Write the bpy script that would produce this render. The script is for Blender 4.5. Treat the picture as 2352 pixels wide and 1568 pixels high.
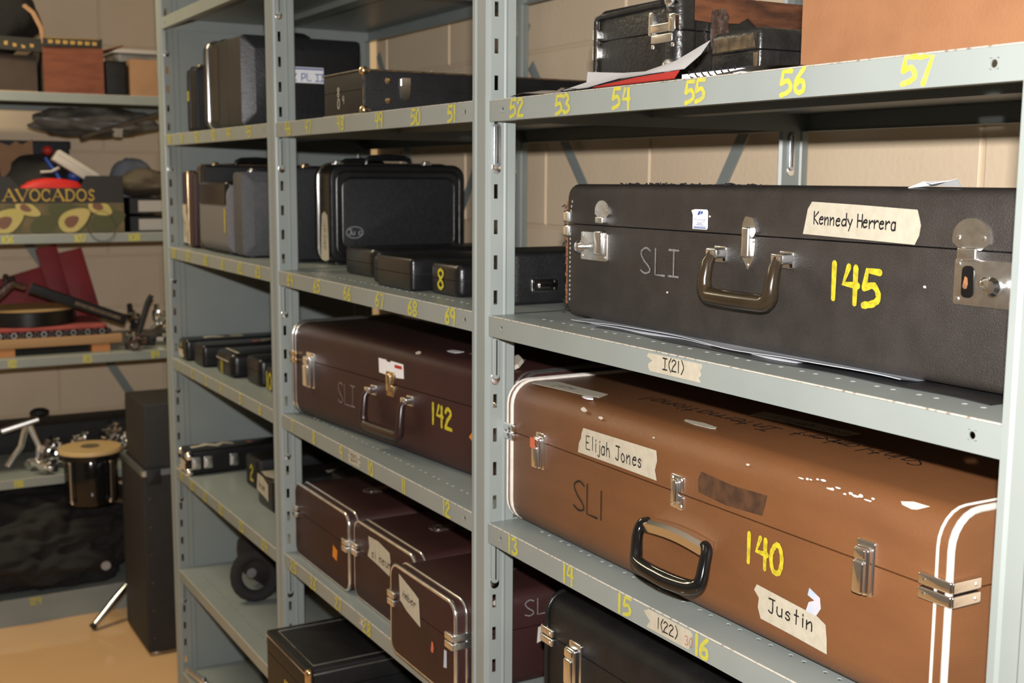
import bpy, bmesh, math, random
from mathutils import Vector, Matrix, noise
random.seed(7)
PI = math.pi
for o in list(bpy.data.objects): bpy.data.objects.remove(o, do_unlink=True)
scene = bpy.context.scene
C = scene.collection

# ------------------------------------------------------------------ camera, light, exposure
CAM = Vector((3.3513, -0.8286, 1.5020)); YAW, PITCH, ROLL = 0.52193, 0.13558, 0.00609
fwd = Vector((-math.cos(YAW)*math.cos(PITCH), math.sin(YAW)*math.cos(PITCH), -math.sin(PITCH)))
rgt = fwd.cross(Vector((0, 0, 1))).normalized(); upv = rgt.cross(fwd)
r2 = rgt*math.cos(ROLL)+upv*math.sin(ROLL); u2 = -rgt*math.sin(ROLL)+upv*math.cos(ROLL)
CAMROT = Matrix((r2, u2, -fwd)).transposed()
cd = bpy.data.cameras.new('camera'); cam = bpy.data.objects.new('camera', cd); C.objects.link(cam)
cam.matrix_world = Matrix.Translation(CAM) @ CAMROT.to_4x4()
cd.sensor_width = 36; cd.lens = 2748.7/2352*36; cd.clip_start = 0.02
cd.dof.use_dof = True; cd.dof.focus_distance = 1.35; cd.dof.aperture_fstop = 8.5
scene.camera = cam

w = bpy.data.worlds.new('world'); scene.world = w; w.use_nodes = True
w.node_tree.nodes['Background'].inputs[0].default_value = (1.0, 0.9, 0.75, 1); w.node_tree.nodes['Background'].inputs[1].default_value = 0.0015

def area(name, loc, rot, sx, sy, power, col):
    l = bpy.data.lights.new(name, 'AREA'); l.shape = 'RECTANGLE'; l.size = sx; l.size_y = sy; l.energy = power; l.color = col
    o = bpy.data.objects.new(name, l); C.objects.link(o); o.location = loc; o.rotation_euler = rot
    return o
# the camera's own flash, just above the lens
fl = area('camera_flash_offscreen', CAM, (0, 0, 0), 0.045, 0.018, 51, (1.0, 0.975, 0.955))
fl.matrix_world = Matrix.Translation(CAM + Vector((0, 0, 0.108))) @ CAMROT.to_4x4()
# warm ceiling fluorescent over the far end of the aisle
area('ceiling_lamp_offscreen', (-0.2, -1.1, 2.68), (0, 0, 0), 0.3, 1.2, 36, (1.0, 0.86, 0.58))
vs = scene.view_settings
vs.view_transform = 'Standard'; vs.look = 'None'; vs.gamma = 1; vs.exposure = 0.0; vs.use_curve_mapping = False

# ------------------------------------------------------------------ materials
MATS = {}
BRIGHT = ('block_paint', 'mortar_paint', 'floor_mat', 'ceiling_mat', 'white_wall', 'paper', 'sleeve_plastic', 'white_piping')
def mat(name, col, rough=0.5, metal=0.0, col2=None, scale=20, lo=0.4, hi=0.65, bump=0.0, bscale=200, spec=0.5, coat=0, alpha=1, trans=0, stretch=None, detail=4):
    if not metal and name not in BRIGHT:
        col = tuple(c*.67 for c in col); col2 = col2 and tuple(c*.67 for c in col2)
    m = bpy.data.materials.new(name); m.use_nodes = True; nt = m.node_tree; b = nt.nodes['Principled BSDF']
    b.inputs['Base Color'].default_value = (*col, 1); b.inputs['Roughness'].default_value = rough; b.inputs['Metallic'].default_value = metal
    b.inputs['Specular IOR Level'].default_value = spec; b.inputs['Coat Weight'].default_value = coat; b.inputs['Alpha'].default_value = alpha
    b.inputs['Transmission Weight'].default_value = trans
    tc = nt.nodes.new('ShaderNodeTexCoord'); src = tc.outputs['Object']
    if stretch:
        mp = nt.nodes.new('ShaderNodeMapping'); mp.inputs['Scale'].default_value = stretch; nt.links.new(src, mp.inputs[0]); src = mp.outputs[0]
    if col2:
        n = nt.nodes.new('ShaderNodeTexNoise'); n.inputs['Scale'].default_value = scale; n.inputs['Detail'].default_value = detail; nt.links.new(src, n.inputs['Vector'])
        r = nt.nodes.new('ShaderNodeValToRGB'); r.color_ramp.elements[0].position = lo; r.color_ramp.elements[1].position = hi
        r.color_ramp.elements[0].color = (*col, 1); r.color_ramp.elements[1].color = (*col2, 1)
        nt.links.new(n.outputs['Fac'], r.inputs[0]); nt.links.new(r.outputs[0], b.inputs['Base Color'])
    if bump:
        n = nt.nodes.new('ShaderNodeTexNoise'); n.inputs['Scale'].default_value = bscale; n.inputs['Detail'].default_value = 3; nt.links.new(src, n.inputs['Vector'])
        bp = nt.nodes.new('ShaderNodeBump'); bp.inputs['Strength'].default_value = bump; bp.inputs['Distance'].default_value = 0.002
        nt.links.new(n.outputs['Fac'], bp.inputs['Height']); nt.links.new(bp.outputs[0], b.inputs['Normal'])
    MATS[name] = m; return m
mat('steel_paint', (.36, .40, .38), .38, 0, (.33, .37, .355), 9, .35, .7, .02, 600)
mat('zinc', (.62, .66, .70), .28, .9, (.5, .54, .58), 60)
mat('chrome', (.86, .86, .86), .16, 1)
mat('chrome_worn', (.80, .79, .77), .30, 1, (.62, .60, .57), 90, .45, .75)
mat('brass', (.78, .60, .36), .22, 1, (.5, .36, .2), 80)
mat('block_paint', (.80, .63, .445), .62, 0, (.75, .59, .41), 6, .3, .7, .35, 90)
mat('mortar_paint', (.73, .575, .41), .7, 0, (.68, .535, .37), 10, .3, .7, .3, 120)
mat('floor_mat', (.70, .44, .225), .07, 0, (.64, .395, .20), 2.5, .35, .7, .012, 30, .9)
mat('white_wall', (.30, .29, .28), .7)
mat('ceiling_mat', (.75, .73, .68), .8)
mat('leather_brown145', (.034, .028, .024), .46, 0, (.048, .040, .035), 30, .35, .7, .55, 700, .5)
mat('vinyl_tan', (.235, .094, .034), .42, 0, (.195, .078, .028), 8, .35, .7, .3, 500, .5, stretch=(1, 1, 2.5))
mat('vinyl_burgundy', (.058, .019, .017), .45, 0, (.044, .0155, .015), 12, .35, .7, .3, 500, .4)
mat('vinyl_oxblood', (.052, .018, .016), .50, 0, (.040, .0145, .0135), 12, .35, .7, .2, 500, .3)
mat('black_vinyl', (.010, .010, .0105), .46, 0, (.016, .016, .017), 30, .35, .7, .4, 500, .3)
mat('black_plastic', (.010, .010, .0105), .30, 0, (.015, .015, .016), 30, .4, .7, .15, 350, .4)
mat('black_grain', (.016, .0165, .0185), .55, 0, (.024, .025, .028), 106, .4, .7, .5, 400, .3)
mat('black_satin', (.014, .0145, .017), .36, 0, (.020, .021, .024), 120, .4, .7, .35, 400, .55)
mat('grey_vinyl', (.20, .19, .20), .6, 0, (.23, .22, .23), 120, .4, .7, .4, 400)
mat('black_vinyl_sheen', (.085, .086, .094), .55, 0, (.11, .11, .118), 90, .4, .7, .4, 400)  # black vinyl lightened to grey: flash sheen put into the colour
mat('charcoal_board', (.020, .0185, .018), .7, 0, (.027, .025, .024), 40, .35, .7, .3, 200)
mat('black_cloth', (.013, .012, .012), .9, 0, (.024, .022, .021), 8, .35, .7, .4, 150)
mat('rubber', (.01, .01, .01), .55)
mat('black_gloss', (.008, .008, .008), .1)
mat('handle_brown', (.045, .030, .016), .22, 0, (.03, .02, .011), 20)
mat('handle_burgundy', (.035, .015, .013), .3)
mat('white_piping', (.62, .58, .52), .45, 0, (.54, .49, .43), 60)
mat('silver_trim', (.80, .79, .78), .22, .95, (.62, .61, .60), 40)
mat('tape', (.66, .60, .47), .62, 0, (.58, .52, .40), 90, .4, .7, .1, 300)
mat('ink', (.010, .009, .011), .5)
mat('ink_tan', (.035, .018, .010), .5)
mat('ink_red', (.5, .2, .14), .5)
mat('ink_blue', (.05, .12, .42), .5)
mat('chalk', (.30, .29, .28), .9, 0, (.19, .18, .17), 400, .45, .6)
mat('chalk_soft', (.27, .22, .21), .9, 0, (.15, .11, .105), 500, .45, .6)
mat('yellow_paint', (.78, .66, .035), .45, 0, (.55, .46, .03), 160, .42, .62)
mat('yellow_shelf', (.72, .66, .06), .45, 0, (.60, .58, .13), 120, .42, .62)
mat('paper', (.80, .80, .82), .6, 0, (.74, .74, .77), 20)
mat('paper_red', (.62, .035, .025), .5)
mat('paper_cream', (.70, .62, .52), .65)
mat('sleeve_plastic', (.74, .78, .84), .10, 0, (.58, .62, .68), 14, alpha=.85)
mat('black_film', (.028, .026, .027), .35, 0, (.04, .038, .04), 30)
mat('cardboard', (.37, .165, .070), .72, 0, (.33, .143, .06), 28, .35, .7, .15, 300)
mat('cardboard_tan', (.52, .29, .15), .75, 0, (.47, .26, .13), 20)
mat('cardboard_dark', (.085, .055, .040), .8, 0, (.065, .042, .03), 12)
mat('woodprint', (.30, .085, .035), .7, 0, (.20, .05, .02), 9, .35, .7, stretch=(1, 1.2, 6))
mat('carton_black', (.018, .016, .015), .6)
mat('carton_print', (.55, .34, .09), .6)
mat('avo_ground', (.20, .145, .060), .6, 0, (.115, .10, .04), 26, .35, .65)
mat('avo_skin', (.085, .09, .028), .6)
mat('avo_flesh', (.66, .52, .20), .6, 0, (.58, .50, .15), 20)
mat('avo_pit', (.22, .09, .045), .5)
mat('avo_text', (.66, .43, .07), .6)
mat('worn_leather', (.19, .066, .026), .55, 0, (.060, .022, .012), 34, .38, .62, .4, 200, stretch=(1, .35, 1.6))
mat('old_black', (.016, .015, .014), .36, 0, (.028, .026, .024), 45, .4, .7, .5, 160)
mat('worn_gold', (.17, .11, .055), .5, 0, (.05, .035, .02), 60, .4, .65)
mat('rust_plate', (.13, .085, .07), .35, .85, (.25, .2, .18), 120)
mat('raw_edge', (.42, .17, .07), .9, 0, (.20, .09, .05), 150)
mat('thread', (.62, .60, .56), .8)
mat('residue', (.115, .052, .024), .55, 0, (.06, .028, .016), 60, .4, .62)
mat('orange_sticker', (.95, .30, .02), .5)
mat('coral_sticker', (.75, .18, .09), .5)
mat('blue_sticker', (.25, .48, .80), .5)
mat('pale_sticker', (.55, .68, .85), .5, 0, (.75, .72, .80), 60)
mat('logo_silver', (.45, .47, .50), .35, .6)
mat('red_board', (.40, .016, .022), .6, 0, (.24, .01, .015), 10)
mat('red_cloth', (.75, .02, .015), .6)
mat('felt_red', (.42, .085, .075), .85, 0, (.34, .06, .055), 20)
mat('light_wood', (.50, .29, .13), .6, 0, (.42, .23, .10), 8, stretch=(1, .3, 4))
mat('orange_wood', (.62, .25, .07), .6)
mat('drum_head', (.72, .50, .24), .5, 0, (.66, .45, .20), 6)
mat('grey_plastic', (.34, .32, .28), .35, 0, (.17, .16, .14), 14, .35, .65)
mat('blue_grey_plastic', (.36, .40, .46), .35, 0, (.24, .27, .32), 14)
mat('olive_cloth', (.17, .13, .085), .8, 0, (.12, .095, .065), 14)
mat('white_matte', (.72, .66, .60), .55)
mat('shaded_white', (.50, .48, .46), .6)  # white surfaces lying in shade, the shade mixed into the colour
mat('blue_plastic', (.03, .10, .5), .4)
mat('navy_box', (.018, .02, .03), .6)
# worn shelf edge: paint rubbed to primer along the front top corner
def worn_edge():
    m = mat('worn_edge', (.66, .62, .54), .6, 0, (.30, .22, .15), 130, .52, .66)
    return m
worn_edge()

# ------------------------------------------------------------------ mesh helpers
def smooth_path(P, R_, k=4):
    Q = []; S = []; n = len(P)
    for i in range(n-1):
        p0, p1, p2, p3 = P[max(i-1, 0)], P[i], P[i+1], P[min(i+2, n-1)]
        for j in range(k):
            t = j/k; Q.append(tuple(.5*(2*p1[c]+(p2[c]-p0[c])*t+(2*p0[c]-5*p1[c]+4*p2[c]-p3[c])*t*t+(3*p1[c]-p0[c]-3*p2[c]+p3[c])*t**3) for c in range(3))); S.append(R_[i]+(R_[i+1]-R_[i])*t)
    return Q+[P[-1]], S+[R_[-1]]
class MB:
    def __init__(s): s.v = []; s.f = []; s.m = []
    def add(s, vs, fs, m=0):
        k = len(s.v); s.v += [tuple(p) for p in vs]
        for f in fs: s.f.append(tuple(i+k for i in f)); s.m.append(m)
    def box(s, x0, x1, y0, y1, z0, z1, m=0):
        vs = [(x, y, z) for z in (z0, z1) for y in (y0, y1) for x in (x0, x1)]
        s.add(vs, [(0, 2, 3, 1), (4, 5, 7, 6), (0, 1, 5, 4), (2, 6, 7, 3), (0, 4, 6, 2), (1, 3, 7, 5)], m); return s
    def loops(s, L, m=0, cap0=True, cap1=True, closed=True):
        n = len(L[0]); k = len(s.v)
        for lp in L: s.v += [tuple(p) for p in lp]
        for j in range(len(L)-1):
            for i in range(n if closed else n-1):
                a = k+j*n+i; b = k+j*n+(i+1) % n
                s.f.append((a, b, b+n, a+n)); s.m.append(m)
        if cap0: s.f.append(tuple(k+i for i in reversed(range(n)))); s.m.append(m)
        if cap1: s.f.append(tuple(k+(len(L)-1)*n+i for i in range(n))); s.m.append(m)
        return s
    def tube(s, path, r, n=8, m=0, closed=False, caps=True, flat=1.0):
        P = [Vector(p) for p in path]; N = len(P); L = []
        rr = r if isinstance(r, (list, tuple)) else [r]*N
        T = []
        for i in range(N):
            a = P[(i-1) % N] if (closed or i > 0) else P[i]; b = P[(i+1) % N] if (closed or i < N-1) else P[i]
            T.append((b-a).normalized())
        ref = Vector((0, 0, 1)) if abs(T[0].z) < .9 else Vector((1, 0, 0))
        nx = T[0].cross(ref).normalized()
        for i in range(N):
            nx = (nx - T[i]*nx.dot(T[i])).normalized(); ny = T[i].cross(nx)
            L.append([P[i]+nx*rr[i]*math.cos(2*PI*k/n)+ny*rr[i]*flat*math.sin(2*PI*k/n) for k in range(n)])
        if closed: s.loops(L+[L[0]], m, False, False)
        else: s.loops(L, m, caps, caps)
        return s
    def lathe(s, prof, o=(0, 0, 0), ax='z', n=20, m=0, cap0=True, cap1=True):
        L = []
        for r, h in prof:
            lp = []
            for k in range(n):
                a = r*math.cos(2*PI*k/n); b = r*math.sin(2*PI*k/n)
                q = {'z': (a, b, h), 'x': (h, a, b), 'y': (b, h, a)}[ax]
                lp.append((q[0]+o[0], q[1]+o[1], q[2]+o[2]))
            L.append(lp)
        return s.loops(L, m, cap0, cap1)
    def rbox(s, x0, x1, y0, y1, z0, z1, ax='z', r=.005, e0=0, e1=0, k=3, n=4, m=0, clip=None):
        """box with rounded profile (radius r) about axis ax and rounded rims e0/e1 at the two ends"""
        R = {'z': (x0, x1, y0, y1, z0, z1), 'x': (y0, y1, z0, z1, x0, x1), 'y': (z0, z1, x0, x1, y0, y1)}[ax]
        a0, a1, b0, b1, c0, c1 = R
        lv = []
        for i in range(k+1 if e0 else 1):
            t = i/k*PI/2 if e0 else PI/2; lv.append((c0+e0*(1-math.sin(t)) if False else c0+e0*(1-math.cos(t)), e0*(1-math.sin(t))))
        for i in range(k+1 if e1 else 1):
            t = PI/2-i/k*PI/2 if e1 else PI/2; lv.append((c1-e1*(1-math.cos(t)), e1*(1-math.sin(t))))
        L = []
        for c, ins in lv:
            q = rr(a0+ins, a1-ins, b0+ins, b1-ins, max(r-ins, .0003), n)
            if clip:
                lo, hi = clip; idx = {'x': 1, 'y': 0, 'z': None}[ax]
                q = clip_poly(q, idx, lo, hi)
            L.append([{'z': (a, b, c), 'x': (c, a, b), 'y': (b, c, a)}[ax] for a, b in q])
        return s.loops(L, m)
    def prism(s, poly, o, u, v, t, m=0, m_side=None):
        """polygon (2D) in plane o,u,v extruded by t along the normal u x v"""
        o = Vector(o); u = Vector(u); v = Vector(v); n = u.cross(v).normalized()
        A = [o+u*a+v*b for a, b in poly]; B = [p+n*t for p in A]; k = len(s.v); N = len(A)
        s.v += [tuple(p) for p in A+B]
        s.f.append(tuple(k+i for i in reversed(range(N)))); s.m.append(m)
        s.f.append(tuple(k+N+i for i in range(N))); s.m.append(m)
        for i in range(N): s.f.append((k+i, k+(i+1) % N, k+N+(i+1) % N, k+N+i)); s.m.append(m if m_side is None else m_side)
        return s
    def ball(s, c, r, m=0, n=8, k=5, sc=(1, 1, 1)):
        L = []
        for j in range(1, k):
            t = PI*j/k; L.append([(c[0]+sc[0]*r*math.sin(t)*math.cos(2*PI*i/n), c[1]+sc[1]*r*math.sin(t)*math.sin(2*PI*i/n), c[2]-sc[2]*r*math.cos(t)) for i in range(n)])
        return s.loops(L, m)
def rr(a0, a1, b0, b1, r, n=4):
    r = min(r, (a1-a0)/2-1e-5, (b1-b0)/2-1e-5); P = []
    for cx, cy, st in ((a1-r, b0+r, -PI/2), (a1-r, b1-r, 0), (a0+r, b1-r, PI/2), (a0+r, b0+r, PI)):
        for i in range(n+1):
            t = st+i/n*PI/2; P.append((cx+r*math.cos(t), cy+r*math.sin(t)))
    return P
def clip_poly(P, idx, lo, hi):
    for sgn, lim in ((1, lo), (-1, hi)):
        if lim is None: continue
        out = []
        for i in range(len(P)):
            p, q = P[i], P[(i+1) % len(P)]; dp = sgn*(p[idx]-lim); dq = sgn*(q[idx]-lim)
            if dp >= 0: out.append(p)
            if dp*dq < 0:
                t = dp/(dp-dq); out.append((p[0]+t*(q[0]-p[0]), p[1]+t*(q[1]-p[1])))
        P = out
    return P
def obj(name, mb, mats, parent=None, smooth=True, ang=34, loc=None):
    me = mb if isinstance(mb, bpy.types.Mesh) else mesh(name, mb, mats, smooth, ang)
    o = bpy.data.objects.new(name, me); C.objects.link(o)
    if parent: o.parent = parent
    if loc: o.location = loc
    return o
def mesh(name, mb, mats, smooth=True, ang=34):
    me = bpy.data.meshes.new(name); me.from_pydata(mb.v, [], mb.f)
    for mm in ([mats] if isinstance(mats, str) else mats): me.materials.append(MATS[mm])
    if len(me.materials) > 1: me.polygons.foreach_set('material_index', mb.m)
    bm = bmesh.new(); bm.from_mesh(me); bmesh.ops.remove_doubles(bm, verts=bm.verts, dist=1e-6); bmesh.ops.recalc_face_normals(bm, faces=bm.faces); bm.to_mesh(me); bm.free()
    if smooth:
        me.polygons.foreach_set('use_smooth', [True]*len(me.polygons)); me.set_sharp_from_angle(angle=math.radians(ang))
    me.update(); return me
def flat_mesh(name, mb, mats):
    """decals keep their winding"""
    me = bpy.data.meshes.new(name); me.from_pydata(mb.v, [], mb.f)
    for mm in ([mats] if isinstance(mats, str) else mats): me.materials.append(MATS[mm])
    if len(me.materials) > 1: me.polygons.foreach_set('material_index', mb.m)
    me.update(); return me
def thing(name, label, cat, loc=(0, 0, 0), rz=0, group=None, rot=None):
    o = bpy.data.objects.new(name, None); C.objects.link(o); o.location = loc; o.rotation_euler = rot or (0, 0, rz)
    o.empty_display_size = .05; tag(o, label, cat, group); return o
def tag(o, label, cat, group=None):
    o['label'] = label; o['category'] = cat
    if group: o['group'] = group
    return o
def struct(name, mb, m, **k):
    o = obj(name, mb, m, **k); o['kind'] = 'structure'; return o

# ------------------------------------------------------------------ lettering (single-stroke hand, ribbons of paint or ink)
G = {'0': '~3d1b08143354685c3d', '1': '1d13', '2': '~0b2d5c5a2703;0363', '3': '~0c3d5b38;~3866542304', '4': '2d0868;5d53', '5': '6d1d08;~0849664403', '6': '~5d190523545738 06',
     '7': '0d6d23', '8': '~380b3d6b3805336538', '9': '~6a380a2d5d6a;6a53', 'S': '~6c3d0b2856643304', 'L': '0d0363', 'I': '3d33;0d6d;0363', 'K': '0d03;6d0863',
     'e': '~0757491805235 4', 'n': '0903;~0628495753', 'd': '6d63;~682805235466', 'y': '0935;6920', 'H': '0d03;6d63;0868', 'r': '0903;~06284958', 'a': '~582906134356;5953',
     'E': '5d0d0363;0848', 'l': '2d23', 'i': '2923;2b2c', 'j': '39322001;3b3c', 'h': '0d03;~07294853', 'J': '0d6d;~4d442304', 'o': '~29062354572 9', 's': '~482907364423 04',
     'u': '~09052354;5953', 't': '3d33;1959', '(': '~4e1842', ')': '~1e4812', 'T': '0d6d;3d33', 'm': '0903;~062933;~365963', 'b': '0d03;~0638653304', '-': '1747',
     'Z': '0d6d0363', 'A': '033d63;1757', 'V': '0d336d', 'C': '~6b3d08335 4', 'D': '0d03;~0d3d683303', 'O': '~3d1b08143354685c3d', 'P': '0d03;~0d5d583707', 'c': '~582906134354', '/': '0 25e', 'N': '030d636d', 'R': '0d03;~0d5c57 07;2763'}
ADV = {'i': .45, 'l': .45, '1': .36, 'I': .95, '(': .6, ')': .6, ' ': .55, 'j': .55, 't': .75, 'r': .8, '-': .7, 's': .75}
def strokes(ch):
    out = []
    for s in G.get(ch, '').replace(' ', '').split(';'):
        if not s: continue
        sm = s[0] == '~'; s = s.lstrip('~')
        P = [((int(s[i], 16))/10, (int(s[i+1], 16)-3)/10) for i in range(0, len(s)-1, 2)]
        if sm and len(P) > 2:
            Q = []; cl = P[0] == P[-1]; n = len(P)
            for i in range(n-1):
                p0 = P[i-1] if i else (P[-2] if cl else P[0]); p1 = P[i]; p2 = P[i+1]; p3 = P[i+2] if i+2 < n else (P[1] if cl else P[-1])
                for j in range(4):
                    t = j/4; Q.append(tuple(.5*(2*p1[k]+(p2[k]-p0[k])*t+(2*p0[k]-5*p1[k]+4*p2[k]-p3[k])*t*t+(3*p1[k]-p0[k]-3*p2[k]+p3[k])*t**3) for k in (0, 1)))
            P = Q+[P[-1]]
        out.append(P)
    return out
def ribbon(mb, P, wd, o, u, v, n, m=0):
    """flat ribbon with rounded ends"""
    V2 = [Vector(p) for p in P]; Lf = []; Rt = []
    N = len(V2)
    for i in range(N):
        a = V2[max(i-1, 0)]; b = V2[min(i+1, N-1)]; t = (b-a)
        t = t.normalized() if t.length > 1e-9 else Vector((1, 0)); nn = Vector((-t.y, t.x))
        if i == 0:
            Lf += [V2[0]-t*wd*.5+nn*wd*.2, V2[0]-t*wd*.3+nn*wd*.42]; Rt += [V2[0]-t*wd*.5-nn*wd*.2, V2[0]-t*wd*.3-nn*wd*.42]
        wv = wd*(.5+.06*math.sin(i*2.3+N))
        Lf.append(V2[i]+nn*wv); Rt.append(V2[i]-nn*wv)
        if i == N-1:
            Lf += [V2[i]+t*wd*.3+nn*wd*.42, V2[i]+t*wd*.5+nn*wd*.2]; Rt += [V2[i]+t*wd*.3-nn*wd*.42, V2[i]+t*wd*.5-nn*wd*.2]
    k = len(mb.v); M = len(Lf)
    nh = n.normalized()*1.0e-5
    for i, p in enumerate(Lf+Rt): mb.v.append(tuple(o+u*p.x+v*p.y+n+nh*(i % M)))
    for i in range(M-1): mb.f.append((k+M+i, k+M+i+1, k+i+1, k+i)); mb.m.append(m)
def write(mb, text, o, u, v, size, wd=.13, m=0, track=.26, jit=.03, off=.0006, slant=0, aspect=1.0, adv=None):
    o = Vector(o); u = Vector(u).normalized()*size*aspect; v = Vector(v).normalized()*size; n = u.cross(v).normalized(); x = 0; rg = random.Random(text)
    v = v+u*slant; cnt = 0
    for ch in text:
        dx = rg.uniform(-jit, jit); dy = rg.uniform(-jit, jit)
        for P in strokes(ch):
            cnt += 1; ribbon(mb, [(p[0]+x+dx, p[1]+dy) for p in P], wd, o, u, v, n*(off+cnt*.00002), m)
        x += .6*ADV.get(ch, 1)+track
    return x*size*aspect
def text_width(text, size, track=.26, aspect=1.0): return sum(.6*ADV.get(c, 1)+track for c in text)*size*aspect-track*size
def torn(w_, h, seed, amp=.06, skew=0):
    """outline of a strip of torn tape"""
    rg = random.Random(seed); a = amp*h; P = [(0, 0), (w_*.5, skew*.5), (w_, skew)]
    for t in (.2, .4, .6, .8): P.append((w_+rg.uniform(-a, a)*2, skew+h*t))
    P += [(w_+rg.uniform(-a, a), skew+h), (w_*.5, skew*.5+h), (rg.uniform(-a, a), h)]
    for t in (.8, .6, .4, .2): P.append((rg.uniform(-a, a)*2, h*t))
    return P
def tape_part(parent, o, u, v, poly, text=None, to=(0, 0), size=.02, wd=.11, ink='ink', m='tape', name='tape_label', inline=False, track=.26, t=.0005, tdir=(1, 0), aspect=1.0, label=None, sub=True):
    """strip of tape stuck on a face; the writing is its own child (or same mesh if inline)"""
    o = Vector(o); u = Vector(u).normalized(); v = Vector(v).normalized(); n = u.cross(v)
    mb = MB(); mb.prism(poly, o+n*.0002, u, v, t, 0)
    td = (u*tdir[0]+v*tdir[1]).normalized(); tv = n.cross(td)
    if text and inline:
        write(mb, text, o+u*to[0]+v*to[1]+n*t, td, tv, size, wd, 1, track, off=.0004, aspect=aspect); p = obj(name, flat_mesh(name, mb, [m, ink]), None, parent)
    else:
        p = obj(name, mb, m, parent, smooth=False)
        if text:
            wb = MB(); write(wb, text, o+u*to[0]+v*to[1]+n*t, td, tv, size, wd, 0, track, off=.0004, aspect=aspect); obj('handwriting', flat_mesh('handwriting', wb, ink), None, p)
    if label: p['label'] = label
    return p
def marking(parent, text, o, u, v, size, m, wd=.13, name='painted_number', track=.26, **k):
    mb = MB(); write(mb, text, o, u, v, size, wd, 0, track, **k); return obj(name, flat_mesh(name, mb, m), None, parent)
X = (1, 0, 0); Y = (0, 1, 0); Z = (0, 0, 1)

# ------------------------------------------------------------------ room
YB, XL = 0.648, -1.55; ZC = 2.75; BW, BH = .4064, .2032
def wall(name, loc, rz, length, offs):
    mb = MB(); mb.box(0, length, .004, .12, 0, ZC); wl = struct(name, mb, 'mortar_paint', smooth=False); wl.location = loc; wl.rotation_euler = (0, 0, rz)
    cache = {}
    z0 = 1.39-7*BH; i = 0
    while z0 < ZC:
        off = offs[i % 2] if not (i == 9 and name == 'wall_back') else offs[0]+.11
        x = (off % BW)-BW
        za, zb = max(z0+.004, 0), min(z0+BH-.004, ZC)
        while x < length:
            xa, xb = max(x+.004, 0), min(x+BW-.004, length)
            if xb-xa > .01 and zb-za > .01:
                key = (round(xb-xa, 3), round(zb-za, 3))
                if key not in cache:
                    b = MB(); L = []
                    for y, ins in ((.012, 0), (.0018, 0), (0, .0022)):
                        L.append([(ins, y, ins), (key[0]-ins, y, ins), (key[0]-ins, y, key[1]-ins), (ins, y, key[1]-ins)])
                    b.loops(L, 0, True, True); cache[key] = mesh('block', b, 'block_paint', False)
                obj('block', cache[key], None, wl, loc=(xa, 0, za))
            x += BW
        z0 += BH; i += 1
    return wl
wall('wall_back', (XL, YB, 0), 0, 6.4, (1.143-XL, 1.143-XL+BW/2))
wall('wall_left', (XL, -2.4, 0), PI/2, 2.4+YB, (.146+2.4, .146+2.4+BW/2))
struct('floor', MB().box(XL-.1, 4.9, -2.5, YB+.1, -.1, 0), 'floor_mat', smooth=False)
struct('ceiling', MB().box(XL-.1, 4.9, -2.5, YB+.1, ZC, ZC+.1), 'ceiling_mat', smooth=False)
struct('wall_front', MB().box(XL, 4.85, -2.5, -2.4, 0, ZC), 'white_wall', smooth=False)
struct('wall_right', MB().box(4.85, 4.95, -2.4, YB, 0, ZC), 'white_wall', smooth=False)

# ------------------------------------------------------------------ steel shelving
W, FW, D, LIP, FLG = .921, .047, .603, .030, .043
PITCH_S, SLOT0 = .0508, 1.737
def slot_plate(mb, x, y0, y1, ys, sw, sh, ztop, t, flip):
    """slotted flange of a post in the plane x, slots at height SLOT0 + k pitch"""
    zs = [SLOT0+k*PITCH_S for k in range(-34, 12) if .03 < SLOT0+k*PITCH_S < ztop-.03]
    for xx in (x, x-t):
        def q(a, b, c, d): mb.add([(xx, a, c), (xx, b, c), (xx, b, d), (xx, a, d)], [(0, 1, 2, 3) if xx == x else (3, 2, 1, 0)])
        q(y0, ys-sw/2, 0, ztop); q(ys+sw/2, y1, 0, ztop); z = 0
        for c in zs: q(ys-sw/2, ys+sw/2, z, c-sh/2); z = c+sh/2
        q(ys-sw/2, ys+sw/2, z, ztop)
    for c in zs:
        a, b, e, f = ys-sw/2, ys+sw/2, c-sh/2, c+sh/2; R = [(a, e), (b, e), (b, f), (a, f)]
        for i in range(4):
            p, q_ = R[i], R[(i+1) % 4]; mb.add([(x, *p), (x, *q_), (x-t, *q_), (x-t, *p)], [(3, 2, 1, 0)])
def plan_strip(mb, pts, z0, z1, t):
    """thin sheet bent along plan points, extruded up"""
    P = [Vector(p) for p in pts]; N = len(P); off = []
    for i in range(N):
        d = (P[min(i+1, N-1)]-P[max(i-1, 0)]).normalized(); off.append(P[i]+Vector((-d.y, d.x))*t)
    ring = P+off[::-1]
    mb.loops([[(p.x, p.y, z0) for p in ring], [(p.x, p.y, z1) for p in ring]])
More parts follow.
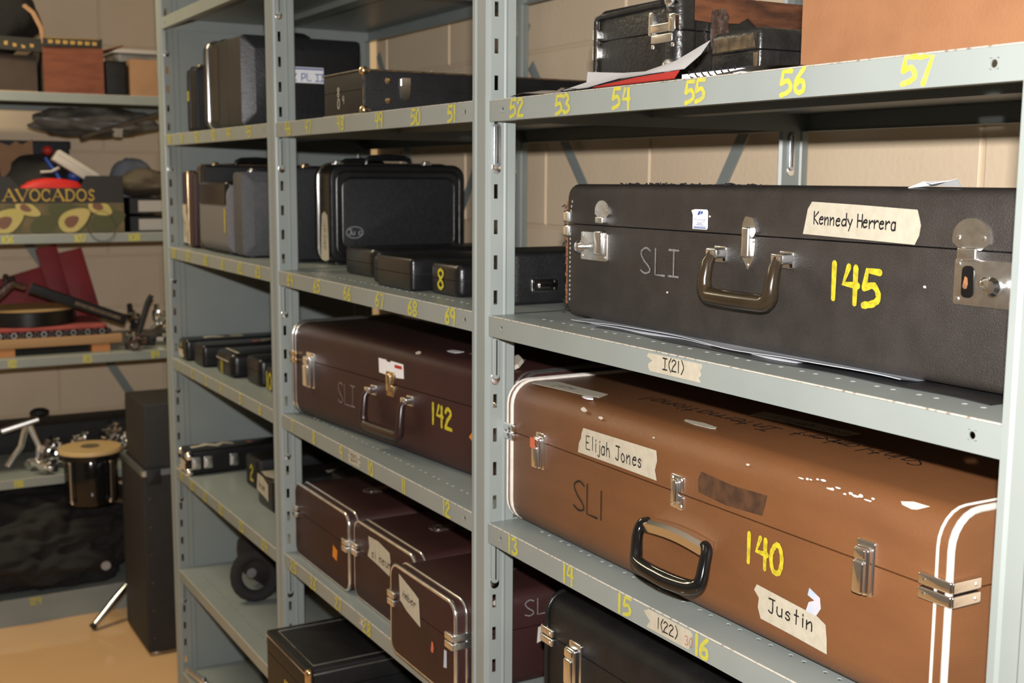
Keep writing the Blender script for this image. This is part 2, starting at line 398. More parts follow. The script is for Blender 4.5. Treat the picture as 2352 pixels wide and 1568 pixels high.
def make_post(parent, x, ztop, rear, y=0, depth=D):
    mb = MB()
    if not rear:
        plan_strip(mb, [(x-FW, .007), (x-FW+.001, 0), (x-FW+.004, -.004), (x-FW+.011, -.004), (x-FW+.014, -.0015), (x-.016, -.0015), (x-.013, -.004), (x-.004, -.004), (x-.001, -.001), (x, .003)], 0, ztop, .0018)
        slot_plate(mb, x, .003, .024, .0115, .0065, .0205, ztop, .002, False)
        plan_strip(mb, [(x, .024), (x+.0015, .026), (x+.0015, .028), (x, .030), (x, FLG), (x-.004, FLG+.003)], 0, ztop, .0018)
    else:
        d = depth
        slot_plate(mb, x, d-.052, d-.014, d-.033, .0065, .0205, ztop, .002, False)
        plan_strip(mb, [(x-.004, d-.056), (x, d-.052)], 0, ztop, .0018)
        plan_strip(mb, [(x, d-.014), (x+.0025, d-.011), (x+.0015, d-.007), (x, d-.003), (x-.002, d+.006), (x-.01, d+.008), (x-FW, d+.008)], 0, ztop, .0018)
    return obj('post', flat_mesh('post', mb, 'steel_paint'), None, parent)
def holed_plate(mb, P, L, v0, v1, vc, hs, hr, t, m=0, n=8):
    """flat plate of length L and width v0..v1 with round holes on the line vc; P maps (u,v,w) to a point, w the depth"""
    def q(a, b, c, d):
        for wv, rev in ((0, 0), (-t, 1)):
            f = (0, 1, 2, 3) if not rev else (3, 2, 1, 0)
            mb.add([P(a, c, wv), P(b, c, wv), P(b, d, wv), P(a, d, wv)], [f], m)
    c = hr*1.35; u = 0
    for h in hs:
        q(u, h-c, v0, v1); u = h+c; q(h-c, h+c, v0, vc-c); q(h-c, h+c, vc+c, v1)
        sq = []; ci = []
        for k in range(n):
            a = 2*PI*k/n; x, y = math.cos(a), math.sin(a); s_ = c/max(abs(x), abs(y)); sq.append((h+x*s_, vc+y*s_)); ci.append((h+x*hr, vc+y*hr))
        for wv, rev in ((0, 0), (-t, 1)):
            k0 = len(mb.v); mb.v += [P(*p, wv) for p in sq+ci]
            for k in range(n):
                f = (k0+k, k0+(k+1) % n, k0+n+(k+1) % n, k0+n+k); mb.f.append(f if not rev else f[::-1]); mb.m.append(m)
        k0 = len(mb.v); mb.v += [P(*p, 0) for p in ci]+[P(*p, -t) for p in ci]
        for k in range(n): mb.f.append((k0+k, k0+(k+1) % n, k0+n+(k+1) % n, k0+n+k)); mb.m.append(m)
    q(u, L, v0, v1)
SHELF_MESH = {}
def make_shelf(parent, x0, z, L, depth=D, paint='steel_paint', holes=True):
    key = (round(L, 4), depth, paint)
    if key not in SHELF_MESH:
        mb = MB(); hs = []
        if holes:
            k = 0
            while .078+k*.0515+.02 < L-.04: hs += [.078+k*.0515, .098+k*.0515]; k += 1
        holed_plate(mb, lambda u, v, w_: (u, v, w_), L, .0015, depth, .046, hs, .0032, .0016)
        # front lip with its two bolt holes, return flange, rear and side lips
        holed_plate(mb, lambda u, v, w_: (u, -w_, v), L, -LIP, -.0016, -LIP/2, [.037, L-.072], .0035, .0016, 0, 10)
        mb.box(0, L, .0016, .014, -LIP, -LIP+.0016); mb.box(0, L, depth-.0016, depth, -LIP, -.0016); mb.box(0, L, depth-.014, depth-.0016, -LIP, -LIP+.0016)
        mb.box(0, .0016, .0016, depth-.0016, -LIP, -.0016); mb.box(L-.0016, L, .0016, depth-.0016, -LIP, -.0016)
        mb.box(0, L, depth*.5-.02, depth*.5+.02, -.016, -.0018)
        # worn bend along the front top corner
        r = .0014; L_ = []
        for u in (0, L):
            L_.append([(u, 0, -r), (u, -.0001, -r*.9), (u, r*.25, -r*.25), (u, r*.9, .0001), (u, r, 0), (u, r, -r)])
        mb.loops(L_, 1)
        SHELF_MESH[key] = mesh('shelf', mb, [paint, 'worn_edge'], False)
    return obj('shelf', SHELF_MESH[key], None, parent, loc=(x0, 0, z))
CLIP = {}
def make_clip(parent, x, y, z, m):
    if m not in CLIP:
        mb = MB(); mb.rbox(.0004, .0042, -.0062, .0062, -.062, 0, 'x', .006, 0, .0012, m=0)
        mb.rbox(.0042, .0050, -.0008, .0008, -.056, -.004, 'x', .0006, m=1)
        mb.rbox(.0002, .0016, -.0075, .0075, -.071, -.052, 'x', .007, 0, .0006, m=2)
        CLIP[m] = mesh('shelf_clip', mb, [m, 'black_vinyl', 'chrome'])
    return obj('shelf_clip', CLIP[m], None, parent, loc=(x, y, z))
ZT = 2.45
unit = thing('shelving_unit', 'grey-green steel shelving run with slotted posts holding the instrument cases', 'shelving')
for i in range(4):
    make_post(unit, i*W, ZT, False); make_post(unit, i*W, ZT, True)
obj('end_panel', MB().box(-.0045, -.0025, .02, D-.004, .02, ZT-.02), 'steel_paint', unit, False)
ROWS = {0: (2.23, 1.925, 1.614, 1.308, .998, .684, .383, .074), 1: (2.23, 1.925, 1.613, 1.306, .999, .691, .383, .074), 2: (2.23, 1.611, 1.305, .996, .690, .383, .074)}
SH = {}
for b in range(3):
    for z in ROWS[b]:
        s = make_shelf(unit, b*W+.0008, z, W-.0035, paint='steel_paint'); SH[(b, z)] = s
        for y, zz in ((.0115, z), (D-.033, z)):
            make_clip(unit, b*W, y, zz-LIP-.002, 'zinc' if (b == 2 and z == 1.611) or y > .1 else 'steel_paint')
# flat strap cross braces bolted to the back
def strap(parent, p, q, y, wd=.026, name='brace'):
    p = Vector((p[0], y, p[1])); q = Vector((q[0], y, q[1])); d = (q-p).normalized(); n = Vector((0, 1, 0)).cross(d)*wd/2
    mb = MB(); A = [p+n, p-n, q-n, q+n]; mb.loops([A, [a+Vector((0, .0025, 0)) for a in A]]); return obj(name, mb, 'steel_paint', parent, False)
strap(unit, (.915, 1.762), (1.81, .70), D+.014); strap(unit, (1.80, 1.80), (.94, .45), D+.018)
strap(unit, (.02, .70), (.90, 1.86), D+.014); strap(unit, (.03, 1.86), (.89, .60), D+.018)
strap(unit, (1.86, .70), (2.72, 1.90), D+.022)
# painted shelf numbers
def number(b, z, n, x, size=.0225, dz=0):
    s = str(n); wdt = text_width(s, size, .24)
    marking(SH[(b, z)], s, (x-b*W-.0008-wdt/2, 0, -.0262+dz), X, Z, size, 'yellow_shelf', .22, 'number', .24, jit=.05)
for n, x in zip(range(40, 46), (.051, .177, .319, .466, .590, .743)): number(0, 1.614, n, x)
for n, x in zip(range(46, 52), (.999, 1.114, 1.281, 1.454, 1.600, 1.726)): number(1, 1.613, n, x)
for n, x in zip(range(52, 58), (1.920, 2.037, 2.167, 2.305, 2.457, 2.611)): number(2, 1.611, n, x)
for n, x in zip(range(58, 64), (.059, .202, .370, .517, .654, .785)): number(0, 1.308, n, x)
for n, x in zip(range(64, 70), (.995, 1.147, 1.304, 1.452, 1.585, 1.720)): number(1, 1.306, n, x)
for n, x in zip(range(1, 7), (.076, .210, .343, .474, .630, .778)): number(0, .998, n, x)
for n, x in zip(range(7, 13), (.991, 1.119, 1.263, 1.405, 1.546, 1.707)): number(1, .999, n, x)
for n, x in zip(range(13, 17), (1.917, 2.064, 2.193, 2.343)): number(2, .996, n, x)
for n, x in zip(range(19, 25), (.064, .173, .301, .440, .614, .787)): number(0, .684, n, x)
for n, x in zip(range(25, 29), (.982, 1.100, 1.238, 1.379)): number(1, .691, n, x)
def shelf_tape(b, z, x0, x1, text, tx, size, seed, zlo, zhi, red=None):
    poly = torn(x1-x0, zhi-zlo, seed, .16); o = (x0-b*W-.0008, -.0002, zlo)
    mb = MB(); mb.prism(poly, Vector(o), X, Z, .0005, 0); write(mb, text, (o[0]+tx, -.0009, zlo+.006), X, Z, size, .12, 1, .2)
    if red: write(mb, red, (o[0]+tx+.052, -.0009, zlo+.005), X, Z, size*.8, .1, 2, .2)
    p = obj('tape_label', flat_mesh('tape_label', mb, ['tape', 'ink', 'ink_red']), None, SH[(b, z)]); p['label'] = 'torn masking tape reading ' + text
shelf_tape(2, 1.305, 2.235, 2.328, 'I(21)', .026, .013, 3, -.025, -.004)
shelf_tape(2, .996, 2.240, 2.320, '1(22)', .022, .013, 5, -.026, -.003, '30')
shelf_tape(1, .999, 1.302, 1.352, '(20)', .008, .013, 8, -.025, -.002)
mbp = MB(); mbp.prism(torn(.016, .012, 4, .3), (0, 0, 0), X, Z, .0005); obj('tape_scrap', mbp, 'paper_cream', SH[(1, .691)], False, loc=(.425, -.0003, -.018))

# ------------------------------------------------------------------ case hardware
def rivet(mb, p, r=.0022, n='y', m=0):
    sc = {'y': (1, .5, 1), 'x': (.5, 1, 1), 'z': (1, 1, .5)}[n]; mb.ball(p, r, m, 8, 4, sc)
def plate_latch(parent, x, z, w_, h, mats=('chrome', 'chrome_worn'), t=.009, name='latch'):
    """box draw latch straddling the seam; back face at y=0"""
    mb = MB(); mb.rbox(x-w_/2, x+w_/2, -.0025, 0, z-h/2, z+h/2, 'y', .003, .001, 0)
    mb.rbox(x-w_*.42, x+w_*.42, -t, -.0024, z-h*.47, z+h*.40, 'y', .004, .003, 0)
    o = obj(name, mb, mats[0], parent)
    lv = MB(); lv.rbox(x-w_*.30, x+w_*.30, -t-.004, -t+.0005, z-h*.44, z+h*.16, 'y', .003, .002, 0); lv.rbox(x-w_*.30, x+w_*.30, -t-.0026, -t+.0005, z+h*.19, z+h*.37, 'y', .0015, .001, 0)
    obj('latch_lever', lv, mats[0], o); return o
def round_hasp(parent, x, z, s=1.0, plate=None, knob_side=-1, mats=('chrome_worn', 'chrome')):
    """old trunk lock: fan-shaped hasp on the lid over a square lock plate with knob"""
    mb = MB(); P = []
    for k in range(13):
        a = PI*k/12; P.append((.021*s*math.cos(a), .004*s+.017*s*math.sin(a)))
    P += [(-.021*s, -.002*s), (-.012*s, -.008*s), (.012*s, -.008*s), (.021*s, -.002*s)]
    mb.prism(P, (x, 0, z), X, Z, .0022); 
    for dx in (-.014, .014): rivet(mb, (x+dx*s, -.0025, z+.003*s), .0028*s)
    mb.rbox(x-.011*s, x+.011*s, -.008, 0, z-.018*s, z-.006*s, 'y', .002, .002, 0)
    h = obj('hasp', mb, mats[0], parent)
    if plate:
        x0, x1, z0, z1 = plate; pm = MB(); pm.rbox(x0, x1, -.0022, 0, z0, z1, 'y', .003, .0008, 0)
        for a in (x0+.005, x1-.005):
            for b in (z0+.005, z1-.005): rivet(pm, (a, -.0024, b), .0028)
        p = obj('lock_plate', pm, mats[0], parent)
        kx = x0+.014 if knob_side < 0 else x1-.016; kz = (z0+z1)/2-.001
        km = MB(); km.lathe([(.004, 0), (.004, -.006), (.008, -.008), (.009, -.013), (.006, -.017), (.001, -.018)][::1], (kx, -.002, kz), 'y', 14); obj('knob', km, mats[1], p)
    return h
def u_handle(parent, x0, x1, zt, zb, out=.02, r=.0085, grip='handle_brown', br='chrome', name='handle'):
    mb = MB(); yo = -out; xm = (x0+x1)/2
    path = [(x0, yo*.55, zt+.002), (x0-.001, yo*.85, zt-.008)]; rr_ = [r*.72, r*.85]
    ar = .014
    def corner(cx, sgn):
        return [(cx-sgn*ar*math.cos(t), yo, zb+ar-ar*math.sin(t)) for t in [PI/2*k/4 for k in range(5)]]
    path += [(x0-.001, yo, zb+ar+.006)]+corner(x0-.001+ar, 1)+[(xm, yo, zb-.0005)]+corner(x1+.001-ar, -1)[::-1]+[(x1+.001, yo, zb+ar+.006), (x1+.001, yo*.85, zt-.008), (x1, yo*.55, zt+.002)]
    rr_ += [r*.95, r, r*1.05, r*1.1, r*1.18, r*1.22, r*1.25, r*1.22, r*1.18, r*1.1, r*1.05, r, r*.95, r*.85, r*.72]
    mb.tube(path, rr_, 12); o = obj(name, mb, grip, parent)
    for xx, sg in ((x0, 1), (x1, 1)):
        b = MB(); b.rbox(xx-.011, xx+.011, -.003, 0, zt-.008, zt+.011, 'y', .002, .001, 0); b.rbox(xx-.009, xx+.011, yo*.75, -.002, zt-.003, zt+.009, 'y', .003, .002, 0); rivet(b, (xx+.004, yo*.75-.0005, zt+.003), .003)
        obj('handle_bracket', b, br, o)
    return o
def corner_clamp(parent, x, z, sx, w_=.028, gap=.0012, m='chrome', dy=.03, hh=.011, et=.0055):
    """pair of chrome plates wrapping the vertical edge at local (x, y=0), sx=+1 right end / -1 left end"""
    for s in (1, -1):
        mb = MB(); za, zb = (z+gap, z+gap+hh) if s > 0 else (z-gap-hh, z-gap)
        a, b = sorted((x-sx*w_, x+sx*.004)); mb.rbox(a, b, -.0055, -.0006, za, zb, 'y', .002, .0015, 0)
        c, d = sorted((x+sx*.0006, x+sx*et)); mb.rbox(c, d, -.004, dy, za, zb, 'x', .002, 0 if sx > 0 else .0012, .0012 if sx > 0 else 0)
        rivet(mb, (x-sx*w_*.78, -.0055, (za+zb)/2), .0024); rivet(mb, (x+sx*et, dy*.78, (za+zb)/2), .0024, 'x')
        obj('corner_clamp', mb, m, parent)
def seam_band(mb, L, Dp, H, r, x, rad, m=0, flat=1.0):
    q = rr(-.0005, Dp+.0005, rad*.95, H+.0005, r, 6); mb.tube([(x, a, b) for a, b in q], rad, 8, m, True, flat=flat)
def trunk(name, label, L, Dp, H, r, seam, body, loc, rz=0, trims=(), trim_m='silver_trim', group=None, cat='case', rot=None, liner='black_vinyl'):
    """hard case: profile rounded in the y-z plane, long along local x, lid above the seam"""
    t = thing(name, label, cat, loc, rz, group, rot)
    obj('base', MB().rbox(0, L, 0, Dp, 0, H, 'x', r, .002, .002, 2, 6, 0, (None, seam-.0008)), body, t, True, 28)
    obj('lid', MB().rbox(0, L, 0, Dp, 0, H, 'x', r, .002, .002, 2, 6, 0, (seam+.0008, None)), body, t, True, 28)
    obj('seam_rail', MB().box(.004, L-.004, .003, Dp-.003, seam-.002, seam+.002), liner, t, False)
    for x, rad in trims:
        mb = MB(); seam_band(mb, L, Dp, H, r, x, rad); obj('edge_trim', mb, trim_m, t, True, 60)
    return t
def scrap(parent, o, u, v, s, seed, m='paper_cream', name='paper_scrap', curl=.0):
    rg = random.Random(seed); n = 7; P = []
    for k in range(n):
        a = 2*PI*k/n; P.append((s[0]*.5*math.cos(a)*rg.uniform(.65, 1.1), s[1]*.5*math.sin(a)*rg.uniform(.65, 1.1)))
    mb = MB(); mb.prism(P, Vector(o)+Vector(u).cross(Vector(v)).normalized()*.0004, u, v, .0006+curl); return obj(name, mb, m, parent, False)

# ------------------------------------------------------------------ the tan case 140
tan = trunk('instrument_case', 'tan brown hard case marked 140 with white piping and a black handle', .805, .33, .211, .034, .138, 'vinyl_tan', (1.847, .030, .9965), 0,
            ((.0016, .0018), (.0145, .0034), (.788, .0016), (.803, .0036)), 'white_piping')
tx, tz = 1.847, .9965
plate_latch(tan, 1.943-tx, 1.122-tz, .023, .052); plate_latch(tan, 2.551-tx, 1.130-tz, .024, .055)
mb = MB(); mb.prism([(-.006, -.007), (.006, -.007), (.006, .008), (-.006, .008)], (1.9405-tx, -.0132, 1.134-tz), X, Z, .0005); obj('sticker', mb, 'coral_sticker', tan, False)
# centre clasp: two riveted plates and an oval hasp
mb = MB(); cx = 2.2545-tx
mb.rbox(cx-.0125, cx+.0125, -.0022, 0, .1395, .160, 'y', .003, .0008, 0); mb.rbox(cx-.0125, cx+.0125, -.0022, 0, .119, .1365, 'y', .003, .0008, 0)
for a in (-.0085, .0085):
    for b in (.1555, .1235): rivet(mb, (cx+a, -.0024, b), .0027)
ck = obj('clasp', mb, 'chrome', tan); mb = MB(); mb.rbox(cx-.0055, cx+.0055, -.008, -.002, .1245, .156, 'y', .0054, .003, 0); obj('clasp_hasp', mb, 'chrome', ck)
corner_clamp(tan, .805, .138, 1, .034, dy=.034); corner_clamp(tan, 0, .138, -1, .024, dy=.034, et=.0025)
# handle: black loop, bright top bar
hx0, hx1 = 2.208-tx, 2.329-tx
P_, S_ = smooth_path([(hx0+.006, -.012, .094), (hx0-.002, -.016, .090), (hx0-.002, -.022, .078), (hx0+.006, -.029, .060), (hx0+.013, -.033, .051), (hx0+.030, -.035, .047), ((hx0+hx1)/2+.01, -.036, .0455), (hx1-.012, -.035, .048), (hx1+.004, -.033, .053), (hx1+.008, -.029, .061), (hx1+.005, -.022, .080), (hx1+.001, -.016, .091), (hx1-.008, -.012, .094)],
                    [.0062, .0066, .0068, .0074, .0082, .0094, .0104, .0096, .0084, .0076, .0070, .0066, .0062])
mb = MB(); mb.tube(P_, S_, 14)
hd = obj('handle', mb, 'black_gloss', tan)
mb = MB(); xs = [hx0+.004+(hx1-hx0-.010)*k/8 for k in range(9)]
L_ = []
for k, x in enumerate(xs):
    zc = .094+.004*math.sin(PI*k/8); L_.append([(x, -.019, zc-.011), (x, -.0195, zc-.001), (x, -.014, zc+.003), (x, -.001, zc+.002), (x, -.001, zc-.010)])
mb.loops(L_); obj('handle_bar', mb, 'chrome', hd, True, 20)
# writing and tapes
tape_part(tan, (2.039-tx, -.0004, 1.140-tz), X, Z, [(0, 0), (.090, .0005), (.174, 0), (.170, .012), (.174, .024), (.172, .037), (.09, .036), (.012, .035), (.008, .027), (.007, .02), (.002, .013)], 'Elijah Jones', (.020, .009), 0.0175, .115, 'ink', track=.27, aspect=.80, label='masking tape reading Elijah Jones')
tape_part(tan, (2.3955-tx, -.0004, 1.026-tz), X, Z, [(.010, .004), (.058, .002), (.109, -.001), (.108, .014), (.1055, .029), (.093, .034), (.048, .037), (.002, .040), (-.002, .033), (.006, .026), (.005, .015)], 'Justin', (.022, .016), 0.0150, .12, 'ink', track=.30, label='masking tape reading Justin')
marking(tan, 'SL', (2.031-tx, 0, 1.060-tz), X, Z, .040, 'ink', .07, 'marker_letters', .16); mb = MB(); write(mb, '1', (2.091-tx, 0, 1.062-tz), X, Z, .038, .07); obj('marker_letters', flat_mesh('marker_letters', mb, 'ink'), None, tan)
marking(tan, '140', (2.380-tx, 0, 1.088-tz), X, Z, .031, 'yellow_paint', .20, 'painted_number', .28, aspect=.90)
mb = MB(); mb.prism([(0, .004), (.05, .0), (.108, .003), (.112, .014), (.115, .027), (.06, .025), (.004, .029), (-.002, .018)], (2.293-tx, 0, 1.1405-tz), X, Z, .0003); obj('glue_patch', mb, 'residue', tan, False)['label'] = 'dark rectangle of old label glue'
mb = MB(); mb.prism([(-.010, -.012), (.004, -.014), (.011, -.003), (.009, .008), (-.006, .014), (-.008, .006), (.002, .003), (-.006, -.001)], (2.482-tx, 0, 1.072-tz), X, Z, .0004); obj('sticker', mb, 'pale_sticker', tan, False)
mb = MB(); mb.prism([(0, 0), (.017, 0), (.019, .026), (.002, .026)], (.8052, .062, .068), Y, Z, .0004); obj('sticker', mb, 'blue_sticker', tan, False)
tape_part(tan, (1.885-tx, .018, .2112), (1, .1, 0), (-.1, 1, 0), [(0, 0), (.05, .002), (.12, .003), (.142, .009), (.13, .034), (.07, .036), (.012, .040), (-.004, .022)], 'nunl', (.075, .024), .014, .09, 'ink', tdir=(-1, 0))
tape_part(tan, (2.215-tx, .142, .2112), (1, .06, 0), (-.06, 1, 0), [(0, 0), (.07, .004), (.150, .004), (.152, .03), (.07, .032), (-.006, .03)], 'Elijah Jones', (.03, .006), .017, .08, 'ink')
marking(tan, 'International', (2.300-tx, .118, .2112), (-1, -.05, 0), (.05, -1, 0), .028, 'ink', .075, 'marker_letters', .16)
marking(tan, 'Saint-Lambert', (2.505-tx, .140, .2112), (-1, -.05, 0), (.05, -1, 0), .028, 'ink', .075, 'marker_letters', .10, aspect=.8)
scrap(tan, (2.235-tx, .048, .2112), X, Y, (.075, .018), 21, 'tape', 'tape_scrap'); scrap(tan, (2.02-tx, .026, .2105), X, Y, (.024, .012), 22, 'paper', 'tape_scrap', .001)
scrap(tan, (2.597-tx, .013, .2035), (.9, .2, 0), (-.1, .6, .75), (.045, .010), 23, 'paper_cream', 'tape_scrap')
for a, b, s in ((2.004, 1.178, .008), (2.085, 1.194, .011), (2.20, 1.19, .006), (2.372, 1.193, .006), (2.045, 1.198, .016)): scrap(tan, (a-tx, .004, b-tz), X, (0, .3, 1), (s, s*.4), int(a*999), 'paper_cream', 'paint_chip')
for k in range(14): scrap(tan, (2.452+k*.0075+random.uniform(-.002, .003)-tx, .0068, 1.198-tz+random.uniform(-.004, .003)-k*.0002), X, (0, .5, 1), (random.uniform(.004, .012), random.uniform(.0015, .0035)), 60+k, 'white_piping', 'paint_chip')
# ------------------------------------------------------------------ the dark brown case 145
bx, by, bz = 1.897, .095, 1.3074; L5, H5 = .800, .187
c145 = thing('instrument_case', 'very dark brown leather case with yellow 145 and chrome trunk locks', 'case', (bx, by, bz)); sm = .131
obj('base', MB().rbox(0, L5, 0, .30, 0, H5, 'y', .022, .010, .01, 4, 6, 0, (None, sm-.0008)), 'leather_brown145', c145, True, 30)
obj('lid', MB().rbox(0, L5, 0, .30, 0, H5, 'y', .022, .010, .01, 4, 6, 0, (sm+.0008, None)), 'leather_brown145', c145, True, 30)
obj('seam_rail', MB().box(.012, L5-.012, .008, .29, sm-.002, sm+.002), 'black_vinyl', c145, False)
# stitched, torn left edge
mb = MB()
for k in range(22):
    z = .022+k*.0066
    if .118 < z < .136: continue
    mb.rbox(.0128+.004*max(0, (k-17)/4)**2, .0142+.004*max(0, (k-17)/4)**2, -.0006, .001, z, z+.0034, 'y', .0005)
obj('stitching', mb, 'thread', c145)
mb = MB(); rg = random.Random(3)
for z0_, z1_ in ((.016, .110), (.135, .160)):
    z = z0_
    while z < z1_: mb.rbox(-.0035-rg.random()*.003, .003, .004, .020, z, z+.0052, 'z', .001); z += .0056
obj('torn_edge', mb, 'raw_edge', c145)['kind'] = 'stuff'
mb = MB()
for k in range(46):
    z = rg.choice((rg.uniform(.10, .165), rg.uniform(.004, .03), rg.uniform(.08, .12))); p = Vector((rg.uniform(-.005, .001), rg.uniform(.0, .015), z)); q = p+Vector((-rg.uniform(.002, .007), rg.uniform(-.003, .003), rg.uniform(-.005, .005)))
    mb.tube([p, (p+q)/2+Vector((0, 0, rg.uniform(-.002, .002))), q], [.0012, .001, .0004], 5)
for k in range(70):
    x = .06+.30*rg.random(); p = Vector((x, .05+.02*rg.random(), H5-.001)); q = p+Vector((rg.uniform(-.012, .012), .0, rg.uniform(.001, .004))); mb.tube([p, (p+q)/2+Vector((0, 0, .001)), q], .0009, 5)
obj('frayed_thread', mb, 'black_cloth', c145)['kind'] = 'stuff'
round_hasp(c145, 1.992-bx, 1.456-bz, .8, (1.941-bx, 2.006-bx, 1.390-bz, 1.429-bz), -1)
mb = MB(); mb.rbox(1.979-bx, 1.999-bx, -.008, -.002, 1.398-bz, 1.432-bz, 'y', .004, .003, 0); obj('lock_tongue', mb, 'chrome', c145)
round_hasp(c145, 2.600-bx, 1.447-bz, 1.0, (2.583-bx, 2.652-bx, 1.387-bz, 1.430-bz), 1)
mb = MB(); mb.rbox(2.5925-bx, 2.606-bx, -.0032, -.002, 1.394-bz, 1.424-bz, 'y', .005, .0004, 0); obj('lock_slot', mb, 'black_gloss', c145)
scrap(c145, (2.598-bx, -.0034, 1.407-bz), X, Z, (.006, .014), 5, 'raw_edge', 'rust_spot')
mb = MB(); mb.lathe([(.0045, 0), (.006, -.004), (.003, -.007), (.001, -.0075)], (2.620-bx, -.002, 1.409-bz), 'y', 12); obj('lock_button', mb, 'chrome', c145)
# centre draw latch
lx = 2.2925-bx; mb = MB()
mb.prism([(-.012, .030), (-.006, .024), (0, .027), (.008, .024), (.013, .030), (.010, .040), (.006, .046), (-.006, .047), (-.010, .040)], (lx, 0, 1.413-bz), X, Z, .003)
mb.prism([(-.011, .022), (-.012, .010), (-.009, -.002), (-.004, -.008), (0, -.014), (.005, -.008), (.009, -.002), (.011, .010), (.011, .022)], (lx, 0, 1.413-bz), X, Z, .0025)
mb.rbox(lx-.0065, lx+.0065, -.009, -.002, 1.413-bz, 1.449-bz, 'y', .003, .003, 0); rivet(mb, (lx, -.003, 1.4045-bz), .0022); rivet(mb, (lx+.008, -.003, 1.432-bz), .0022)
obj('latch', mb, 'chrome_worn', c145)
u_handle(c145, 2.243-bx, 2.356-bx, 1.413-bz, 1.366-bz, .024, .0085)
mb = MB()
for s in (1, -1): mb.rbox(-.004, .012, -.002, .018, sm+.002 if s > 0 else sm-.018, sm+.018 if s > 0 else sm-.002, 'x', .003, .001, .001)
obj('corner_clamp', mb, 'chrome', c145)
tape_part(c145, (2.379-bx, -.0004, 1.443-bz), X, Z, [(0, .001), (.08, -.001), (.154, -.003), (.159, .006), (.1605, .016), (.158, .024), (.1555, .031), (.08, .034), (.012, .036), (.006, .028), (.003, .014)], 'Kennedy Herrera', (.016, .0125), .0128, .15, 'ink', track=.20, aspect=.80, tdir=(1, -.02), label='masking tape reading Kennedy Herrera')
marking(c145, '145', (2.424-bx, 0, 1.379-bz), X, Z, .036, 'yellow_paint', .20, 'painted_number', .22, aspect=.92, tdir=None) if False else marking(c145, '145', (2.424-bx, 0, 1.378-bz), (1, 0, -.05), Z, .036, 'yellow_paint', .20, 'painted_number', .30, aspect=.92)
marking(c145, 'SLI', (2.083-bx, 0, 1.381-bz), X, Z, .033, 'chalk', .075, 'chalk_letters', .30)
# small white shop sticker: blue leaf, script line and tiny lines
mb = MB(); mb.prism([(.002, 0), (.029, 0), (.0305, .002), (.0305, .022), (.0285, .024), (.006, .024), (-.001, .0225), (.002, .017)], (2.1855-bx, -.0002, 1.442-bz), X, Z, .0004)
stk = obj('shop_sticker', mb, 'paper', c145, False); mb = MB()
mb.prism([(.012, .0165), (.0155, .018), (.0175, .0225), (.0135, .0215), (.0115, .019)], (2.1855-bx, -.0006, 1.442-bz), X, Z, .0002, 0); mb.prism([(.0165, .0175), (.0215, .0195), (.020, .0225), (.0178, .021)], (2.1855-bx, -.0006, 1.442-bz), X, Z, .0002, 0)
for P in ([(.005, .011), (.009, .0135), (.0085, .009), (.011, .012), (.013, .0105), (.015, .0125), (.017, .0105), (.019, .012), (.0195, .008), (.021, .0125), (.024, .0115), (.0235, .0085), (.0265, .013)], [(.011, .0075), (.021, .0075)], [(.010, .0055), (.023, .0055)], [(.005, .0032), (.027, .0032)]):
    ribbon(mb, P, .0006, Vector((2.1855-bx, -.0008, 1.442-bz)), Vector(X), Vector(Z), Vector((0, -.0002, 0)))
mb.prism([(.0045, .001), (.0275, .001), (.0275, .0022), (.0045, .0022)], (2.1855-bx, -.0006, 1.442-bz), X, Z, .0002, 0)
obj('sticker_print', mb, 'ink_blue', stk, False)
for a, b in ((2.548, 1.400), (2.14, 1.36), (2.22, 1.458)): scrap(c145, (a-bx, 0, b-bz), X, Z, (.004, .003), int(a*100), 'white_piping', 'paint_chip')
# crumpled tape on the lid, papers under the case
mb = MB(); P0 = [(0, 0, 0), (.012, .008, .006), (.026, .002, .004), (.040, .010, .007), (.055, .004, .009), (.048, .02, .001), (.03, .03, .006), (.012, .024, .002)]
mb.loops([[(a, b, c) for a, b, c in P0], [(a, b, c+.0006) for a, b, c in P0]]); cr = obj('crumpled_tape', mb, 'paper', None, False, loc=(2.512, .105, bz+H5+.0002)); tag(cr, 'crumpled white scrap of tape lying on the dark 145 case', 'tape')
def sheet(name, label, cat, m, pts, z0, amp, seed, th=.0006, nx=26, ny=6):
    """thin rippled sheet: pts = (x0,x1,y0,y1) with a wavy front edge"""
    x0, x1, y0, y1 = pts; rg = random.Random(seed); ph = [rg.uniform(0, 6) for _ in range(4)]; A = []; B = []
    for i in range(nx+1):
        u = i/nx; x = x0+(x1-x0)*u; yf = y0+.004*math.sin(9*u+ph[0])+.003*math.sin(23*u+ph[1])
        for j in range(ny+1):
            v = j/ny; yy = yf+(y1-yf)*v; fr_ = max(0, (.093-yy)/(.093-yf)); z = z0+amp*fr_*(1+.6*math.sin(11*u+ph[2]))*.6; A.append((x, yf+(y1-yf)*v, z)); B.append((x, yf+(y1-yf)*v, z+th))
    mb = MB(); k = len(A); mb.v = A+B; g = lambda i, j: i*(ny+1)+j
    for i in range(nx):
        for j in range(ny):
            a, b, c, d = g(i, j), g(i+1, j), g(i+1, j+1), g(i, j+1); mb.f.append((a+k, b+k, c+k, d+k)); mb.f.append((d, c, b, a)); mb.m += [0, 0]
    for i in range(nx):
        mb.f += [(g(i, 0), g(i+1, 0), g(i+1, 0)+k, g(i, 0)+k)]; mb.m.append(0)
    o = obj(name, mb, m); tag(o, label, cat); return o
sheet('plastic_sheet', 'black plastic sheet edge lying under the dark 145 case', 'plastic', 'black_film', (2.03, 2.66, .058, .30), 1.3052, .0010, 1, .0004, 40, 26)
sheet('document_sleeve', 'clear plastic sleeve of papers squeezed under the dark 145 case', 'papers', 'sleeve_plastic', (1.965, 2.545, .068, .28), 1.3067, .0062, 5, .0007, 40, 26)
